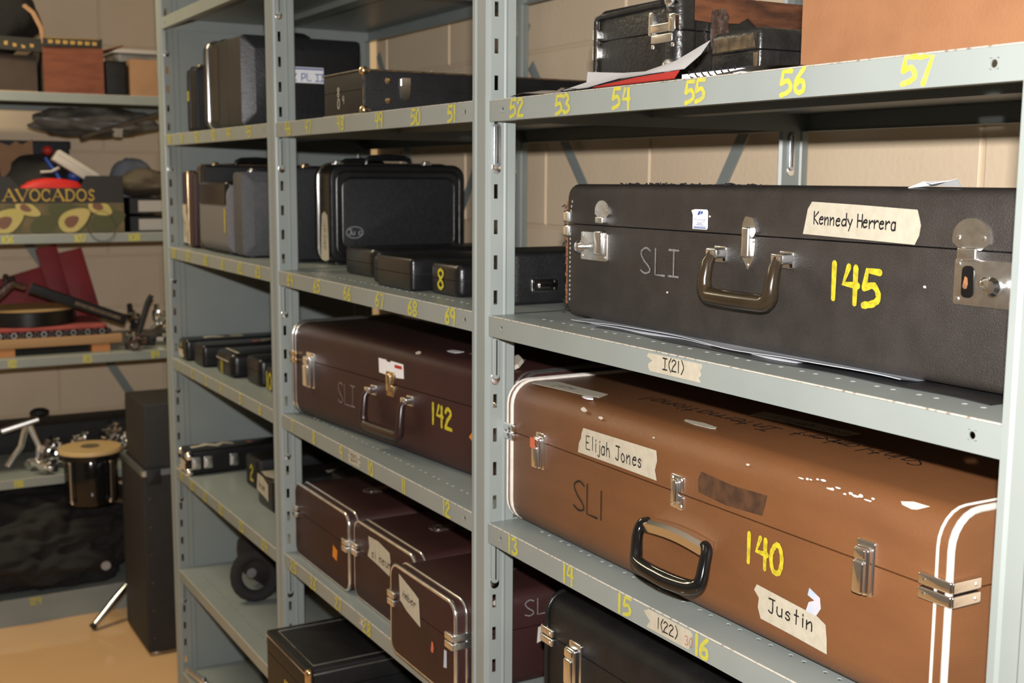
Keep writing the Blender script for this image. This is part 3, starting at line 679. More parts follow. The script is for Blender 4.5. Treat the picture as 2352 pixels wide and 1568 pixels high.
sheet('paper_sheet', 'white paper sheet poking out under the dark 145 case', 'paper', 'paper', (1.955, 2.40, .076, .29), 1.3061, .0007, 9, .0004, 40, 26)
# ------------------------------------------------------------------ burgundy case 142
th = math.radians(5.6); ox, oy = .970-.032*math.cos(th), .024-.032*math.sin(th)
c142 = trunk('instrument_case', 'burgundy hard case marked 142 with a silver end band and dark handle', .832, .27, .198, .030, .126, 'vinyl_burgundy', (ox, oy, .9995), th, ((.004, .0035), (.018, .0025), (.812, .0025), (.828, .0035)))
plate_latch(c142, .090, .107, .036, .074, ('chrome', 'chrome'), .012); plate_latch(c142, .745, .107, .036, .074, ('chrome', 'chrome'), .012)
mb = MB(); mb.rbox(.408, .436, -.004, 0, .127, .149, 'y', .002, .001, 0); mb.rbox(.408, .436, -.004, 0, .103, .124, 'y', .002, .001, 0); mb.rbox(.414, .430, -.009, -.003, .112, .146, 'y', .004, .003, 0); obj('clasp', mb, 'brass', c142)
mb = MB(); mb.prism([(.002, .0), (.032, -.001), (.034, .004), (.062, .003), (.064, -.002), (.092, .0), (.090, .026), (.046, .027), (.044, .024), (.030, .024), (.028, .027), (0, .027)], (.376, -.0002, .142), X, Z, .0005)
lb = obj('torn_label', mb, 'paper', c142, False); mb = MB(); mb.prism([(.060, .016), (.086, .016), (.086, .022), (.060, .022)], (.376, -.0008, .142), X, Z, .0002); obj('red_print', mb, 'paper_red', lb, False)
u_handle(c142, .358, .492, .104, .042, .024, .008, 'handle_burgundy', 'chrome')
corner_clamp(c142, 0, .126, -1, .028, m='brass', dy=.03)
marking(c142, '142', (.566, 0, .078), (1, 0, -.05), Z, .034, 'yellow_paint', .20, 'painted_number', .28, aspect=.92)
marking(c142, 'SLI', (.212, 0, .060), X, Z, .040, 'chalk_soft', .075, 'chalk_letters', .22, aspect=.78)
mb = MB(); mb.prism([(0, .012), (.02, 0), (.05, .004), (.05, .024), (.014, .026)], (.682, 0, .062), X, Z, .0004); obj('sticker', mb, 'orange_sticker', c142, False)
scrap(c142, (.56, .05, .1985), X, Y, (.05, .03), 31, 'paper', 'torn_label'); scrap(c142, (.50, .012, .192), X, (0, .7, .7), (.02, .008), 32, 'paper_cream', 'paint_chip')
mb = MB(); mb.prism(torn(.12, .035, 6, .1), (.59, .062, .1984), X, Y, .0005); obj('torn_label', mb, 'shaded_white', c142, False)
scrap(c142, (.755, .03, .1985), (1, 0, .1), (0, 1, .5), (.06, .05), 33, 'paper_cream', 'tape_scrap', .006)
# ------------------------------------------------------------------ three burgundy cases end-on below
def end_case(x0, x1, yf, H, label, dep=.5):
    t = trunk('instrument_case', label, dep, x1-x0, H, .022, .098, 'vinyl_oxblood', (x1, yf, .6915), PI/2, ((.003, .0036), (.022, .0030), (dep-.022, .003), (dep-.003, .0036)), group='burgundy cases with silver bands set end-on')
    for sgn, yy in ((1, 0), (-1, x1-x0)):    # hinge plates across the bands at both sides
        for s in (1, -1):
            mb = MB(); za, zb = (.0993, .1105) if s > 0 else (.0855, .0967)
            a, b = (yy-.005, yy+.0005) if sgn > 0 else (yy-.0005, yy+.005)
            mb.rbox(-.002, .040, a, b, za, zb, 'y', .002, .001 if sgn > 0 else 0, 0 if sgn > 0 else .001)
            e0_, e1_ = (yy-.004, yy+.022) if sgn > 0 else (yy-.022, yy+.004)
            mb.rbox(-.006, -.0004, e0_, e1_, za, zb, 'x', .002, .001, 0); rivet(mb, (.033, yy-sgn*.005, (za+zb)/2), .0028)
            obj('corner_clamp', mb, 'chrome_worn', t)
    mb = MB(); q = rr(.10, .20, (x1-x0)*.5-.016, (x1-x0)*.5+.016, .010, 4); mb.tube([(a, b, H+.0015) for a, b in q], .002, 6, 0, True); mb.rbox(.105, .195, (x1-x0)*.5-.011, (x1-x0)*.5+.011, H, H+.004, 'z', .008, 0, .002, m=0)
    obj('handle_plate', mb, 'rust_plate', t); return t
def end_tape(t, wd_, poly, text, s0, z0, to, size, wd=.11, sub='ink', tdir=(1, 0)):
    return tape_part(t, (-.0004, wd_-s0, z0), (0, -1, 0), Z, poly, text, to, size, wd, 'ink', 'tape', tdir=tdir)
e1 = end_case(.936, 1.236, .022, .158, 'burgundy case with an orange sticker on its end beside the slotted post', .50)
mb = MB(); mb.prism([(0, 0), (.022, -.004), (.026, .018), (.004, .024)], (-.0004, .30-.218, .055), (0, -1, 0), Z, .0004); obj('sticker', mb, 'orange_sticker', e1, False)
e2 = end_case(1.249, 1.522, .030, .154, 'burgundy case with a tape label over its top band between two others', .50)
end_tape(e2, .273, [(.0, .0), (.05, -.004), (.10, -.010), (.104, .02), (.10, .034), (.05, .042), (.004, .040), (.008, .02)], 'signeur', .068, .100, (.022, .004), .016, .12)
e3 = end_case(1.533, 1.771, -.020, .157, 'burgundy case with chalk letters and a torn tape square on its end', .52)
end_tape(e3, .238, [(.004, .006), (.03, -.005), (.082, -.016), (.076, .030), (.058, .036), (.04, .040), (0, .050), (.002, .03)], 'Amber', .036, .098, (.014, .016), .013, .13, tdir=(1, -.1))
mb = MB(); mb.prism([(0, 0), (.010, .002), (.010, .030), (.002, .030)], (-.0004, .035, .045), (0, -1, 0), Z, .0004); obj('sticker', mb, 'pale_sticker', e3, False)
scrap(e3, (-.0004, .075, .062), (0, -1, 0), Z, (.010, .022), 5, 'coral_sticker', 'tape_scrap'); scrap(e3, (.075, -.002, .150), X, Z, (.02, .012), 6, 'paper_cream', 'tape_scrap')
mb = MB(); write(mb, 'SL', (.128, 0, .116), X, Z, .026, .07); obj('chalk_letters', flat_mesh('chalk_letters', mb, 'chalk'), None, e3)
mb = MB(); mb.prism([(0, 0), (.012, .004), (.010, .028), (.002, .026)], (.15, -.0002, .068), X, Z, .0004); obj('sticker', mb, 'white_piping', e3, False)
# ------------------------------------------------------------------ black case under the tan one
ck = trunk('instrument_case', 'black hard case with chrome latch on the shelf under the tan case', .70, .34, .226, .030, .167, 'black_vinyl', (1.952, .034, .6905), 0, ((.006, .0035), (.694, .0035)), 'black_plastic')
plate_latch(ck, .082, .150, .030, .062, ('chrome', 'chrome_worn'), .012); plate_latch(ck, .60, .150, .030, .062, ('chrome', 'chrome_worn'), .012); corner_clamp(ck, 0, .167, -1, .026, m='chrome_worn')
u_handle(ck, .29, .42, .12, .05, .03, .009, 'black_plastic')
# ------------------------------------------------------------------ cases seen on the other shelves
def flat_case(name, label, w_, dep, h, loc, rz=0, r=.014, e=.010, body='black_plastic', seam=.55, group=None, latches=True, cat='case', rim=None):
    """small moulded case lying flat, narrow end to the front; local x width, y depth"""
    t = thing(name, label, cat, loc, rz, group); s = h*seam
    obj('base', MB().rbox(0, w_, 0, dep, 0, s-.0006, 'z', r, e*.8, 0, 3, 5), body, t, True, 30); obj('lid', MB().rbox(0, w_, 0, dep, s+.0006, h, 'z', r, 0, e, 3, 5), body, t, True, 30)
    obj('seam_rail', MB().rbox(.002, w_-.002, .002, dep-.002, s-.0015, s+.0015, 'z', r), rim or 'black_vinyl', t)
    if latches:
        for y in (.16*dep+.03, .8*dep):
            mb = MB(); mb.rbox(w_, w_+.004, y-.009, y+.009, s-.012, s+.010, 'x', .002, 0, .001); mb.rbox(w_+.0035, w_+.0065, y-.006, y+.006, s-.010, s+.003, 'x', .002, 0, .001); obj('latch', mb, 'chrome_worn', t)
    return t
def stand_case(name, label, x0, x1, y0, dep, z, h, body, split=.5, chamfer=None, rim=None, r=.012, group=None, e=.006, handle=True, latch_m='brass'):
    """case standing on its hinge side: two shells meeting on a plane x = const, latches and handle on top"""
    w_ = x1-x0; t = thing(name, label, 'case', (x0, y0, z), 0, group); xs = w_*split
    a = MB(); b = MB()
    a.rbox(0, xs-.0008, 0, dep, .004, h, 'x', r, e, 0, 3, 5)
    if chamfer:
        c = chamfer; P = lambda ins: rr(ins, dep-ins, .004+ins, h-ins, max(r-ins, .003), 2)
        b.loops([[(x, p, q) for p, q in P(i)] for x, i in ((xs+.0008, 0), (w_-c*.37, 0), (w_, c))])
    else: b.rbox(xs+.0008, w_, 0, dep, .004, h, 'x', r, 0, e, 3, 5)
    obj('back_shell', a, body, t, True, 24); obj('front_shell', b, body, t, True, 24)
    if rim:
        mb = MB(); q = rr(-.0005, dep+.0005, .0035, h+.0005, r, 5); mb.tube([(xs, p, k) for p, k in q], .0032, 8, 0, True); obj('valance_rim', mb, rim, t, True, 60)
    else: obj('seam_rail', MB().rbox(xs-.002, xs+.002, .0015, dep-.0015, .0055, h-.0015, 'x', r), 'black_vinyl', t)
    for y in (.02, dep-.04): 
        mb = MB(); mb.rbox(w_*.25, w_*.75, y, y+.02, 0, .0045, 'z', .004); obj('foot', mb, 'rubber', t)
    for y in (dep*.14, dep*.80):
        mb = MB(); mb.rbox(xs-.011, xs+.011, y-.012, y+.012, h, h+.004, 'z', .003, 0, .001); mb.rbox(xs-.008, xs+.006, y-.008, y+.008, h+.003, h+.009, 'z', .003, 0, .002); obj('latch', mb, latch_m, t)
    if handle:
        mb = MB(); ym = dep*.5; mb.tube([(xs+.008, ym-.055, h), (xs+.008, ym-.053, h+.010), (xs+.008, ym-.040, h+.015), (xs+.008, ym, h+.016), (xs+.008, ym+.040, h+.015), (xs+.008, ym+.053, h+.010), (xs+.008, ym+.055, h)], [.005, .006, .007, .008, .007, .006, .005], 8); obj('handle', mb, 'black_plastic', t)
    return t
Z1, Z2, Z3, Z4 = 1.6145, 1.3085, .9985, .6845
# first bay, upper shelf
a1 = stand_case('instrument_case', 'small black upright case with a yellow mark at the grey end panel', .122, .205, .03, .22, Z1, .168, 'black_vinyl', .45, None, 'black_plastic', handle=False)
marking(a1, '8', (.012, 0, .085), X, Z, .022, 'yellow_paint', .22)
a2 = stand_case('instrument_case', 'tall black upright case with a bright silver rim', .285, .418, .03, .33, Z1, .218, 'black_plastic', .34, None, 'chrome', r=.022)
a3 = stand_case('instrument_case', 'large black chamfered upright case with a white and blue label', .430, .622, .026, .295, Z1, .210, 'black_satin', .40, .030, None, r=.010)
mb = MB(); mb.prism([(0, 0), (.078, 0), (.078, .036), (0, .036)], (.1925, .118, .106), Y, Z, .0006); lb = obj('name_label', mb, 'paper', a3, False)
mb = MB(); write(mb, 'Z PL II', (.1931, .120, .111), Y, Z, .016, .14, 0, .2); mb.prism([(0, .0305), (.076, .0305), (.076, .034), (0, .034)], (.1932, .119, .106), Y, Z, .0003); obj('handwriting', flat_mesh('handwriting', mb, 'ink_blue'), None, lb)
# second bay, upper shelf: black flat case with bright corners
f = flat_case('instrument_case', 'flat black wooden case with brass ball corners and cream chalk marks', .196, .50, .082, (1.122, .030, 1.6135), 0, .004, .003, 'black_vinyl', .56, latches=False)
for sx_ in (.196,):
    for z in (.0085, .078):
        mb = MB(); mb.ball((sx_, 0, z), .0085, 0, 12, 6); mb.rbox(sx_-.012, sx_+.001, -.003, .012, z-.005, z+.005, 'y', .004, .001, 0); obj('corner_cap', mb, 'brass', f)
mb = MB(); mb.tube([(0, -.0012, .080), (.196, -.0012, .080)], .0016, 6); mb.tube([(.1972, 0, .080), (.1972, .50, .080)], .0016, 6); mb.tube([(.197, -.0012, .004), (.197, -.0012, .08)], .0014, 6); mb.tube([(0, -.0012, .003), (.196, -.0012, .003)], .0016, 6); obj('edge_trim', mb, 'worn_gold', f)
mb = MB(); mb.prism([(-.010, .022), (.010, .022), (.010, .0), (.007, -.012), (0, -.018), (-.007, -.012), (-.010, 0)], (.196, .081, .044), Y, Z, .004); mb.prism([(-.009, .024), (.009, .024), (.009, .010), (-.009, .010)], (.199, .081, .044), Y, Z, .004); obj('latch', mb, 'chrome', f)
mb = MB(); mb.prism([(-.010, .022), (.010, .022), (.010, .0), (.007, -.012), (0, -.018), (-.007, -.012), (-.010, 0)], (.196, .30, .044), Y, Z, .004); obj('latch', mb, 'chrome', f)
for z in (.062, .026):
    mb = MB(); rivet(mb, (.197, .048, z), .007, 'x'); obj('stud', mb, 'brass', f)
mb = MB(); write(mb, '8', (.072, 0, .038), X, Z, .016, .16); write(mb, '0', (.072, 0, .016), X, Z, .018, .16); write(mb, '4', (.096, 0, .024), X, Z, .014, .14); obj('chalk_letters', flat_mesh('chalk_letters', mb, 'tape'), None, f)
# first bay, second shelf
b1 = stand_case('instrument_case', 'burgundy upright case with brass corners and a tape strip', -.0 + .008, .120, .04, .26, Z2, .205, 'vinyl_burgundy', .55, None, 'brass', r=.008)
tape_part(b1, (.006, -.0006, .012), X, Z, torn(.042, .105, 12, .05), 'ano', (.028, .020), .017, .1, 'ink', 'tape', tdir=(0, 1))
b2 = stand_case('instrument_case', 'black upright case with gold latches between burgundy and grey cases', .124, .204, .05, .30, Z2, .222, 'black_vinyl', .4, None, 'worn_gold', r=.008)
b3 = stand_case('instrument_case', 'grey fabric upright case with a black cap half and yellow dash', .215, .465, .03, .30, Z2, .178, 'grey_vinyl', .94, None, None, r=.03, handle=False, e=.004, latch_m='chrome')
mb = MB(); mb.rbox(-.002, .248, -.003, .302, .125, .181, 'z', .016, 0, .008); obj('cap', mb, 'black_plastic', b3); marking(b3, '1', (.224, -.0006, .062), X, Z, .05, 'yellow_paint', .20)
b4 = stand_case('instrument_case', 'large black upright case with a chamfered face next to the grey one', .472, .552, .042, .30, Z2, .205, 'black_vinyl_sheen', .40, .026, None, r=.010, latch_m='chrome', handle=False)
# second bay, second shelf
b5 = stand_case('instrument_case', 'narrow black upright case with chrome ball feet by the middle post', .66, .745, .09, .38, Z2, .215, 'black_grain', .5, None, 'black_plastic', r=.02)
mb = MB(); mb.ball((.085, .01, .008), .008, 0); obj('ball_foot', mb, 'brass', b5)
big = stand_case('instrument_case', 'large black moulded upright case with silver rim and oval badge', .762, .862, .140, .335, Z2, .222, 'black_plastic', .30, None, 'chrome', r=.030, e=.008, latch_m='chrome_worn')
mb = MB()
for ins, rad in ((.016, .0028), (.030, .0022)):
    q = rr(ins, .335-ins, .004+ins, .222-ins, .022, 5); mb.tube([(.1005, p, k) for p, k in q], rad, 8, 0, True)
obj('raised_bead', mb, 'black_plastic', big); obj('face_panel', MB().rbox(.098, .1015, .032, .303, .036, .190, 'x', .018, 0, .001), 'black_grain', big)
mb = MB(); q = [(.057+.020*math.cos(2*PI*k/24), .072+.0125*math.sin(2*PI*k/24)) for k in range(24)]; mb.tube([(.1022, a, b) for a, b in q], .0012, 6, 0, True); write(mb, 'Jupc', (.1018, .043, .067), Y, Z, .012, .16, 0, .05); obj('badge', mb, 'logo_silver', big)
tape_part(big, (.046, -.0006, .012), X, Z, [(0, 0), (.02, -.004), (.046, 0), (.044, .05), (.040, .098), (.024, .106), (.008, .10), (.002, .05)], 'abcar', (.030, .022), .015, .09, 'ink', 'tape', tdir=(0, 1))
# small flat cases on the same shelf
Z2B = 1.3065; GF = 'small black cases lying flat, narrow end to the front'
flat_case('instrument_case', 'small black case with a rounded end next to the silver-rimmed upright case', .160, .33, .056, (1.036, .100, Z2B), 0, .022, .010, seam=.5, group=GF)
flat_case('instrument_case', 'thin black case tucked between two glossier ones', .058, .36, .052, (1.264, .065, Z2B), 0, .016, .010, 'black_grain', .5, GF, False)
flat_case('instrument_case', 'glossy black case with a recessed side catch beside the case marked 8', .150, .36, .057, (1.327, .048, Z2B), 0, .008, .006, seam=.52, group=GF)
n8 = flat_case('instrument_case', 'small black case with a yellow painted 8 on its end', .108, .40, .054, (1.503, .070, Z2B), 0, .014, .010, seam=.5, group=GF, latches=False)
marking(n8, '8', (.036, -.0002, .010), X, Z, .032, 'yellow_paint', .17)
l5 = flat_case('instrument_case', 'long flat black case with a small chrome catch by the open post', .135, .48, .082, (1.622, .082, Z2B), 0, .02, .008, 'black_vinyl', .55, GF, False)
mb = MB(); mb.rbox(.135, .1375, .040, .088, .020, .040, 'x', .003, 0, .001); mb.rbox(.137, .141, .052, .072, .026, .034, 'x', .002, 0, .001)
for y in (.045, .083):
    for z in (.024, .036): rivet(mb, (.138, y, z), .0025, 'x')
obj('latch', mb, 'chrome', l5)
flat_case('instrument_case', 'thin black case lying at the back of the shelf behind the flat ones', .22, .20, .075, (1.36, .385+.03, Z2B), 0, .02, .01, 'black_vinyl', group=GF, latches=False) if False else None
# first bay, third shelf
GS = 'row of small black cases on the third shelf'
s1 = flat_case('instrument_case', 'small black case with tape on its end at the grey panel', .080, .36, .058, (.012, .016, Z3), 0, .010, .008, group=GS)
tape_part(s1, (.004, -.0005, .006), X, Z, torn(.045, .022, 2, .1), None, m='tape'); marking(s1, '9', (.026, -.0004, .030), X, Z, .016, 'yellow_paint', .2)
mb = MB(); mb.prism(torn(.02, .11, 3, .1), (.03, .06, .058), X, Y, .0005); obj('tape_label', mb, 'tape', s1, False)
s2 = flat_case('instrument_case', 'small plain black case between two tape-labelled ones', .095, .40, .058, (.128, .026, Z3), 0, .010, .008, group=GS)
mb = MB(); mb.prism(torn(.02, .16, 4, .1), (.05, .17, .058), X, Y, .0005); obj('tape_label', mb, 'tape', s2, False); scrap(s2, (.06, .155, .058), X, Y, (.02, .03), 4, 'coral_sticker', 'sticker')
s3 = flat_case('instrument_case', 'small black case with curled tape over its end and yellow stripes', .142, .38, .060, (.289, .040, Z3), 0, .020, .012, group=GS)
mb = MB(); L_ = []
for k in range(6):
    a = k/5*PI/2; L_.append([(x, -.0016+(.012-.012*math.cos(a)) + (0.02*k/5 if k else 0), .036+.022*math.sin(a)+.003) for x in (.012, .045, .08, .115)])
k0 = [[(p[0], p[1], p[2]) for p in lp] for lp in L_]; mb.loops(k0, 0, False, False, closed=False); tp = obj('tape_label', mb, 'tape', s3); md = tp.modifiers.new('thickness', 'SOLIDIFY'); md.thickness = .0008
marking(s3, '11', (.050, -.0004, .006), X, Z, .028, 'yellow_paint', .2)
s4 = flat_case('instrument_case', 'small plain black case near the middle post', .110, .40, .066, (.475, .062, Z3), 0, .016, .010, group=GS)
s5 = flat_case('instrument_case', 'black case with a big yellow digit mostly behind the middle post', .110, .40, .058, (.612, .066, Z3), 0, .016, .010, group=GS); marking(s5, '10', (.014, -.0004, .008), X, Z, .036, 'yellow_paint', .18)
# first bay, fourth shelf
q1 = flat_case('instrument_case', 'long black case with chrome corners and two latches on an empty shelf', .086, .50, .070, (.042, .002, Z4), 0, .012, .008, group=None, latches=False)
for z in (.010, .056):
    mb = MB(); mb.ball((.082, .004, z), .012, 0, 10, 6); mb.ball((.004, .004, z), .010, 0, 10, 6); obj('corner_cap', mb, 'chrome', q1)
for y, m_ in ((.055, 'chrome_worn'), (.022, 'chrome_worn'), (.128, 'chrome_worn')):
    mb = MB(); mb.rbox(.086, .090, y-.012, y+.012, .018, .052, 'x', .003, 0, .001); mb.rbox(.089, .094, y-.008, y+.008, .022, .044, 'x', .003, 0, .002); obj('latch', mb, m_, q1)
mb = MB(); mb.prism(torn(.022, .12, 7, .1), (.03, .02, .0702), X, Y, .0005); obj('tape_label', mb, 'tape', q1, False); scrap(q1, (.045, .185, .0702), X, Y, (.02, .02), 9, 'coral_sticker', 'sticker')
tape_part(q1, (.008, -.0005, .008), X, Z, torn(.05, .03, 9, .1), None, m='tape')
q2 = flat_case('instrument_case', 'black case with a yellow painted 2 on its end', .105, .40, .085, (.268, .118, Z4), 0, .016, .010, 'black_vinyl', group=None); marking(q2, '2', (.050, -.0004, .022), X, Z, .038, 'yellow_paint', .2)
q3 = flat_case('instrument_case', 'black case with a square tape label on its end by the middle post', .130, .42, .082, (.468, .086, Z4), 0, .016, .010, 'black_plastic')
tape_part(q3, (.004, -.0006, .034), X, Z, [(0, 0), (.06, -.006), (.088, -.012), (.088, .03), (.05, .042), (.008, .044)], 'trum', (.016, .010), .016, .13, 'ink', 'tape')
tape_part(q3, (.02, .006, .0822), X, Y, [(0, 0), (.05, -.006), (.09, .004), (.084, .05), (.04, .06), (.006, .036)], 'fl', (.03, .02), .016, .12, 'ink', 'tape')
mb = MB(); mb.prism(torn(.02, .22, 8, .1), (.09, .15, .0822), X, Y, .0005); obj('tape_label', mb, 'tape', q3, False)
flat_case('instrument_case', 'long black case lying deep behind the square tape label', .13, .34, .10, (.63, .22, Z4), 0, .014, .008, 'black_vinyl')
# ------------------------------------------------------------------ lower shelves
# case with metal edges sticking out of the shelf
m5 = thing('equipment_case', 'black case with thin silver edges sticking out of its shelf', 'case', (.990, -.066, .3835)); CW, CD, CH = .246, .40, .168
obj('base', MB().rbox(0, CW, 0, CD, 0, CH-.045, 'z', .004, .003, 0), 'black_vinyl', m5); obj('lid', MB().rbox(0, CW, 0, CD, CH-.043, CH, 'z', .004, 0, .003), 'black_vinyl', m5); obj('seam_rail', MB().box(.002, CW-.002, .002, CD-.002, CH-.046, CH-.042), 'black_gloss', m5, False)
for z, ins in ((CH, .020), (CH-.010, 0)):
    mb = MB(); mb.tube([(ins, ins, z), (CW-ins, ins, z), (CW-ins, CD-ins, z), (ins, CD-ins, z)], .0018, 6, 0, True); obj('edge_trim', mb, 'silver_trim', m5)
for cx_ in (CW,):
    mb = MB(); mb.rbox(cx_-.009, cx_+.009, -.004, .012, CH-.030, CH+.003, 'z', .007, .002, .005); obj('corner_cap', mb, 'brass', m5)
marking(m5, '4', (.11, -.0004, .060), X, Z, .04, 'yellow_paint', .2)
mb = MB(); mb.rbox(0, .20, 0, .26, 0, .10, 'z', .05, .03, .045, 5, 8); o = obj('gig_bag', mb, 'black_cloth', None, loc=(1.27, .03, .3838)); tag(o, 'soft dark grey bag lying beside the silver-edged black case', 'bag')
mb = MB(); mb.lathe([(.085, 0), (.088, .004), (.088, .15), (.085, .155), (.0, .156)], (0, 0, 0), 'z', 28); o = obj('drum_shell', mb, 'black_gloss', None, loc=(1.07, .46, .3838)); tag(o, 'round black drum shell standing behind the silver-edged case', 'drum')
# round black bag hanging over the edge of the fifth shelf
bag = thing('round_bag', 'rounded black bag with a round pale eyelet on an almost empty shelf', 'bag', (.27, .13, .3835))
def blob(name, m, parent, c, s, seed, amp=.25, freq=6, sub=4, loc=None, flat=None, kind=None):
    bm = bmesh.new(); bmesh.ops.create_icosphere(bm, subdivisions=sub, radius=1)
    for v in bm.verts:
        n_ = noise.noise(v.co*freq*.3+Vector((seed, seed*1.7, 0)))*amp+noise.noise(v.co*freq+Vector((seed, 0, 3)))*amp*.35
        p = v.co*(1+n_); p = Vector((p.x*s[0], p.y*s[1], p.z*s[2]))+Vector(c)
        if flat is not None and p.z < flat: p.z = flat
        v.co = p
    me = bpy.data.meshes.new(name); bm.to_mesh(me); bm.free(); me.materials.append(MATS[m]); me.polygons.foreach_set('use_smooth', [True]*len(me.polygons))
    o = obj(name, me, None, parent, loc=loc); return o
blob('body', 'black_cloth', bag, (.0, .10, .115), (.10, .14, .12), 4, .16, 5, 4, flat=0)
mb = MB(); mb.tube([(.095+.012*math.cos(t), -.02+.05*math.cos(t), .074+.058*math.sin(t)) for t in [2*PI*k/20 for k in range(20)]], .016, 10, 0, True); obj('strap_loop', mb, 'black_cloth', bag)
mb = MB(); mb.lathe([(.013, 0), (.013, .004), (.006, .005)], (.09, -.03, .08), 'x', 14); obj('eyelet', mb, 'grey_vinyl', bag)
# black cables and a folded stand on the bottom shelf
cb = thing('cable_coil', 'heap of black ribbed cable on the bottom shelf', 'cable', (.23, .19, .0745))
for k in range(7):
    mb = MB(); mb.tube([(.0+.16*math.cos(t)*(1-.05*k), .10+.11*math.sin(t)*(1-.06*k), .016+k*.020+.004*math.sin(3*t)) for t in [2*PI*j/26 for j in range(26)]], .012, 8, 0, True); obj('loop', mb, 'rubber', cb)
ms = thing('music_stand', 'folded chrome and black stand lying on the bottom shelf', 'stand', (0, 0, .0745))
mb = MB(); mb.tube([(.02, .012, .012), (.20, .035, .012)], .010, 10); obj('tube', mb, 'chrome_worn', ms); mb = MB(); mb.tube([(.20, .035, .012), (.30, .10, .014), (.55, .25, .016)], .009, 8); obj('leg', mb, 'rubber', ms)
mb = MB(); mb.ball((.15, .02, .026), .011, 0); mb.tube([(.15, .02, .012), (.15, .02, .03)], .005, 8); obj('knob', mb, 'chrome', ms)
mb = MB(); mb.tube([(.30, .03, .010), (.62, .16, .014)], .008, 8); obj('leg', mb, 'rubber', ms)
# ------------------------------------------------------------------ top shelf, right bay
ZC1 = 1.6115
old = thing('instrument_case', 'battered old black case with worn brown leather edge and nickel hardware', 'case', (1.953, .105, ZC1)); OL, OD, OH, osm = .182, .42, .117, .074
ROT = math.radians(4)
obj('base', MB().rbox(0, OL, 0, OD, 0, osm-.001, 'z', .012, .006, 0, 3, 5), 'old_black', old)
obj('lid', MB().rbox(0, OL, 0, OD, osm+.001, OH, 'z', .012, 0, .012, 4, 5), 'old_black', old); obj('seam_rail', MB().rbox(.003, OL-.003, .003, OD-.003, osm-.002, osm+.002, 'z', .01), 'black_gloss', old)
mb = MB(); mb.tube([(.004, -.001, OH-.012), (.02, -.002, OH-.010), (OL-.03, -.002, OH-.008)], .004, 8); mb.tube([(.004, -.002, .006), (.004, -.002, OH-.014)], .0035, 8); obj('edge_binding', mb, 'old_black', old)
mb = MB(); mb.rbox(OL-.032, OL+.003, -.003, .034, .001, osm-.0015, 'z', .014, 0, 0, 3, 6); mb.rbox(OL-.032, OL+.003, -.003, .034, osm+.0015, OH+.001, 'z', .014, 0, .006, 3, 6); cc = obj('corner_guard', mb, 'old_black', old)
mb = MB(); mb.ball((OL-.012, -.003, .030), .010, 0, 12, 6); obj('stud', mb, 'chrome', cc); mb = MB(); mb.ball((OL-.010, -.002, OH-.006), .011, 0, 12, 6); obj('stud', mb, 'chrome', cc)
mb = MB(); mb.rbox(OL-.050, OL-.006, -.006, -.0005, osm-.001, osm+.010, 'y', .002, .001, 0); mb.rbox(OL-.056, OL-.046, -.0045, 0, osm-.004, osm+.026, 'y', .003, .001, 0); mb.rbox(OL-.012, OL+.002, -.0065, 0, osm-.002, osm+.020, 'y', .003, .001, 0); rivet(mb, (OL-.006, -.0066, osm+.013), .0028); obj('corner_clamp', mb, 'chrome', cc)
mb = MB(); mb.rbox(OL-.050, OL-.006, -.0045, -.0005, osm-.014, osm-.003, 'y', .002, .001, 0); rivet(mb, (OL-.045, -.0045, osm-.018), .0035); rivet(mb, (OL-.004, -.0045, osm-.018), .0035); obj('corner_clamp', mb, 'chrome_worn', cc)
mb = MB(); mb.rbox(-.004, .010, -.004, .004, osm+.003, osm+.017, 'y', .003, .001, 0); mb.rbox(-.004, .010, -.004, .004, osm-.024, osm-.004, 'y', .004, .001, 0); obj('corner_clamp', mb, 'chrome_worn', old)
mb = MB(); mb.prism([(.020, -.030), (.055, -.032), (.095, -.030), (.11, -.022), (.13, -.036), (.22, -.034), (.30, -.038), (.41, -.035), (.41, -.002), (.020, -.002)], (OL-.0005, 0, OH), Y, Z, .003); mb.rbox(OL-.012, OL+.002, .02, .41, OH-.004, OH+.0015, 'y', .002)
obj('bare_edge', mb, 'worn_leather', old)['label'] = 'brown leather worn bare along the lid'
mb = MB(); mb.prism([(-.012, .012), (.006, .016), (.014, .006), (.012, -.006), (.016, -.022), (.008, -.040), (0, -.044), (-.010, -.038), (-.014, -.020)], (OL+.0035, .062, .088), Y, Z, .003)
for a, b in ((.056, .096), (.070, .092), (.056, .062), (.070, .060), (.064, .078), (.063, .048)): rivet(mb, (OL+.007, a, b), .0032, 'x')
obj('hasp_plate', mb, 'rust_plate', old)
sm_ = thing('instrument_case', 'small black box case with scuffed gold edges beside the cardboard box', 'case', (2.228, .082, ZC1), math.radians(-3))
obj('base', MB().rbox(0, .090, 0, .16, 0, .032, 'z', .005, .002, 0), 'old_black', sm_); obj('lid', MB().rbox(0, .090, 0, .16, .034, .058, 'z', .006, 0, .009, 4, 4), 'old_black', sm_); obj('seam_rail', MB().box(.002, .088, .002, .158, .031, .035), 'black_gloss', sm_, False)
mb = MB(); mb.prism([(.004, .0355), (.083, .0355), (.080, .049), (.010, .050)], (0, -.0001, 0), X, Z, .0005); mb.prism([(.082, .002), (.087, .012), (.088, .030), (.080, .030), (.081, .016)], (0, -.0001, 0), X, Z, .0005); obj('scuffed_edge', mb, 'worn_gold', sm_, False)
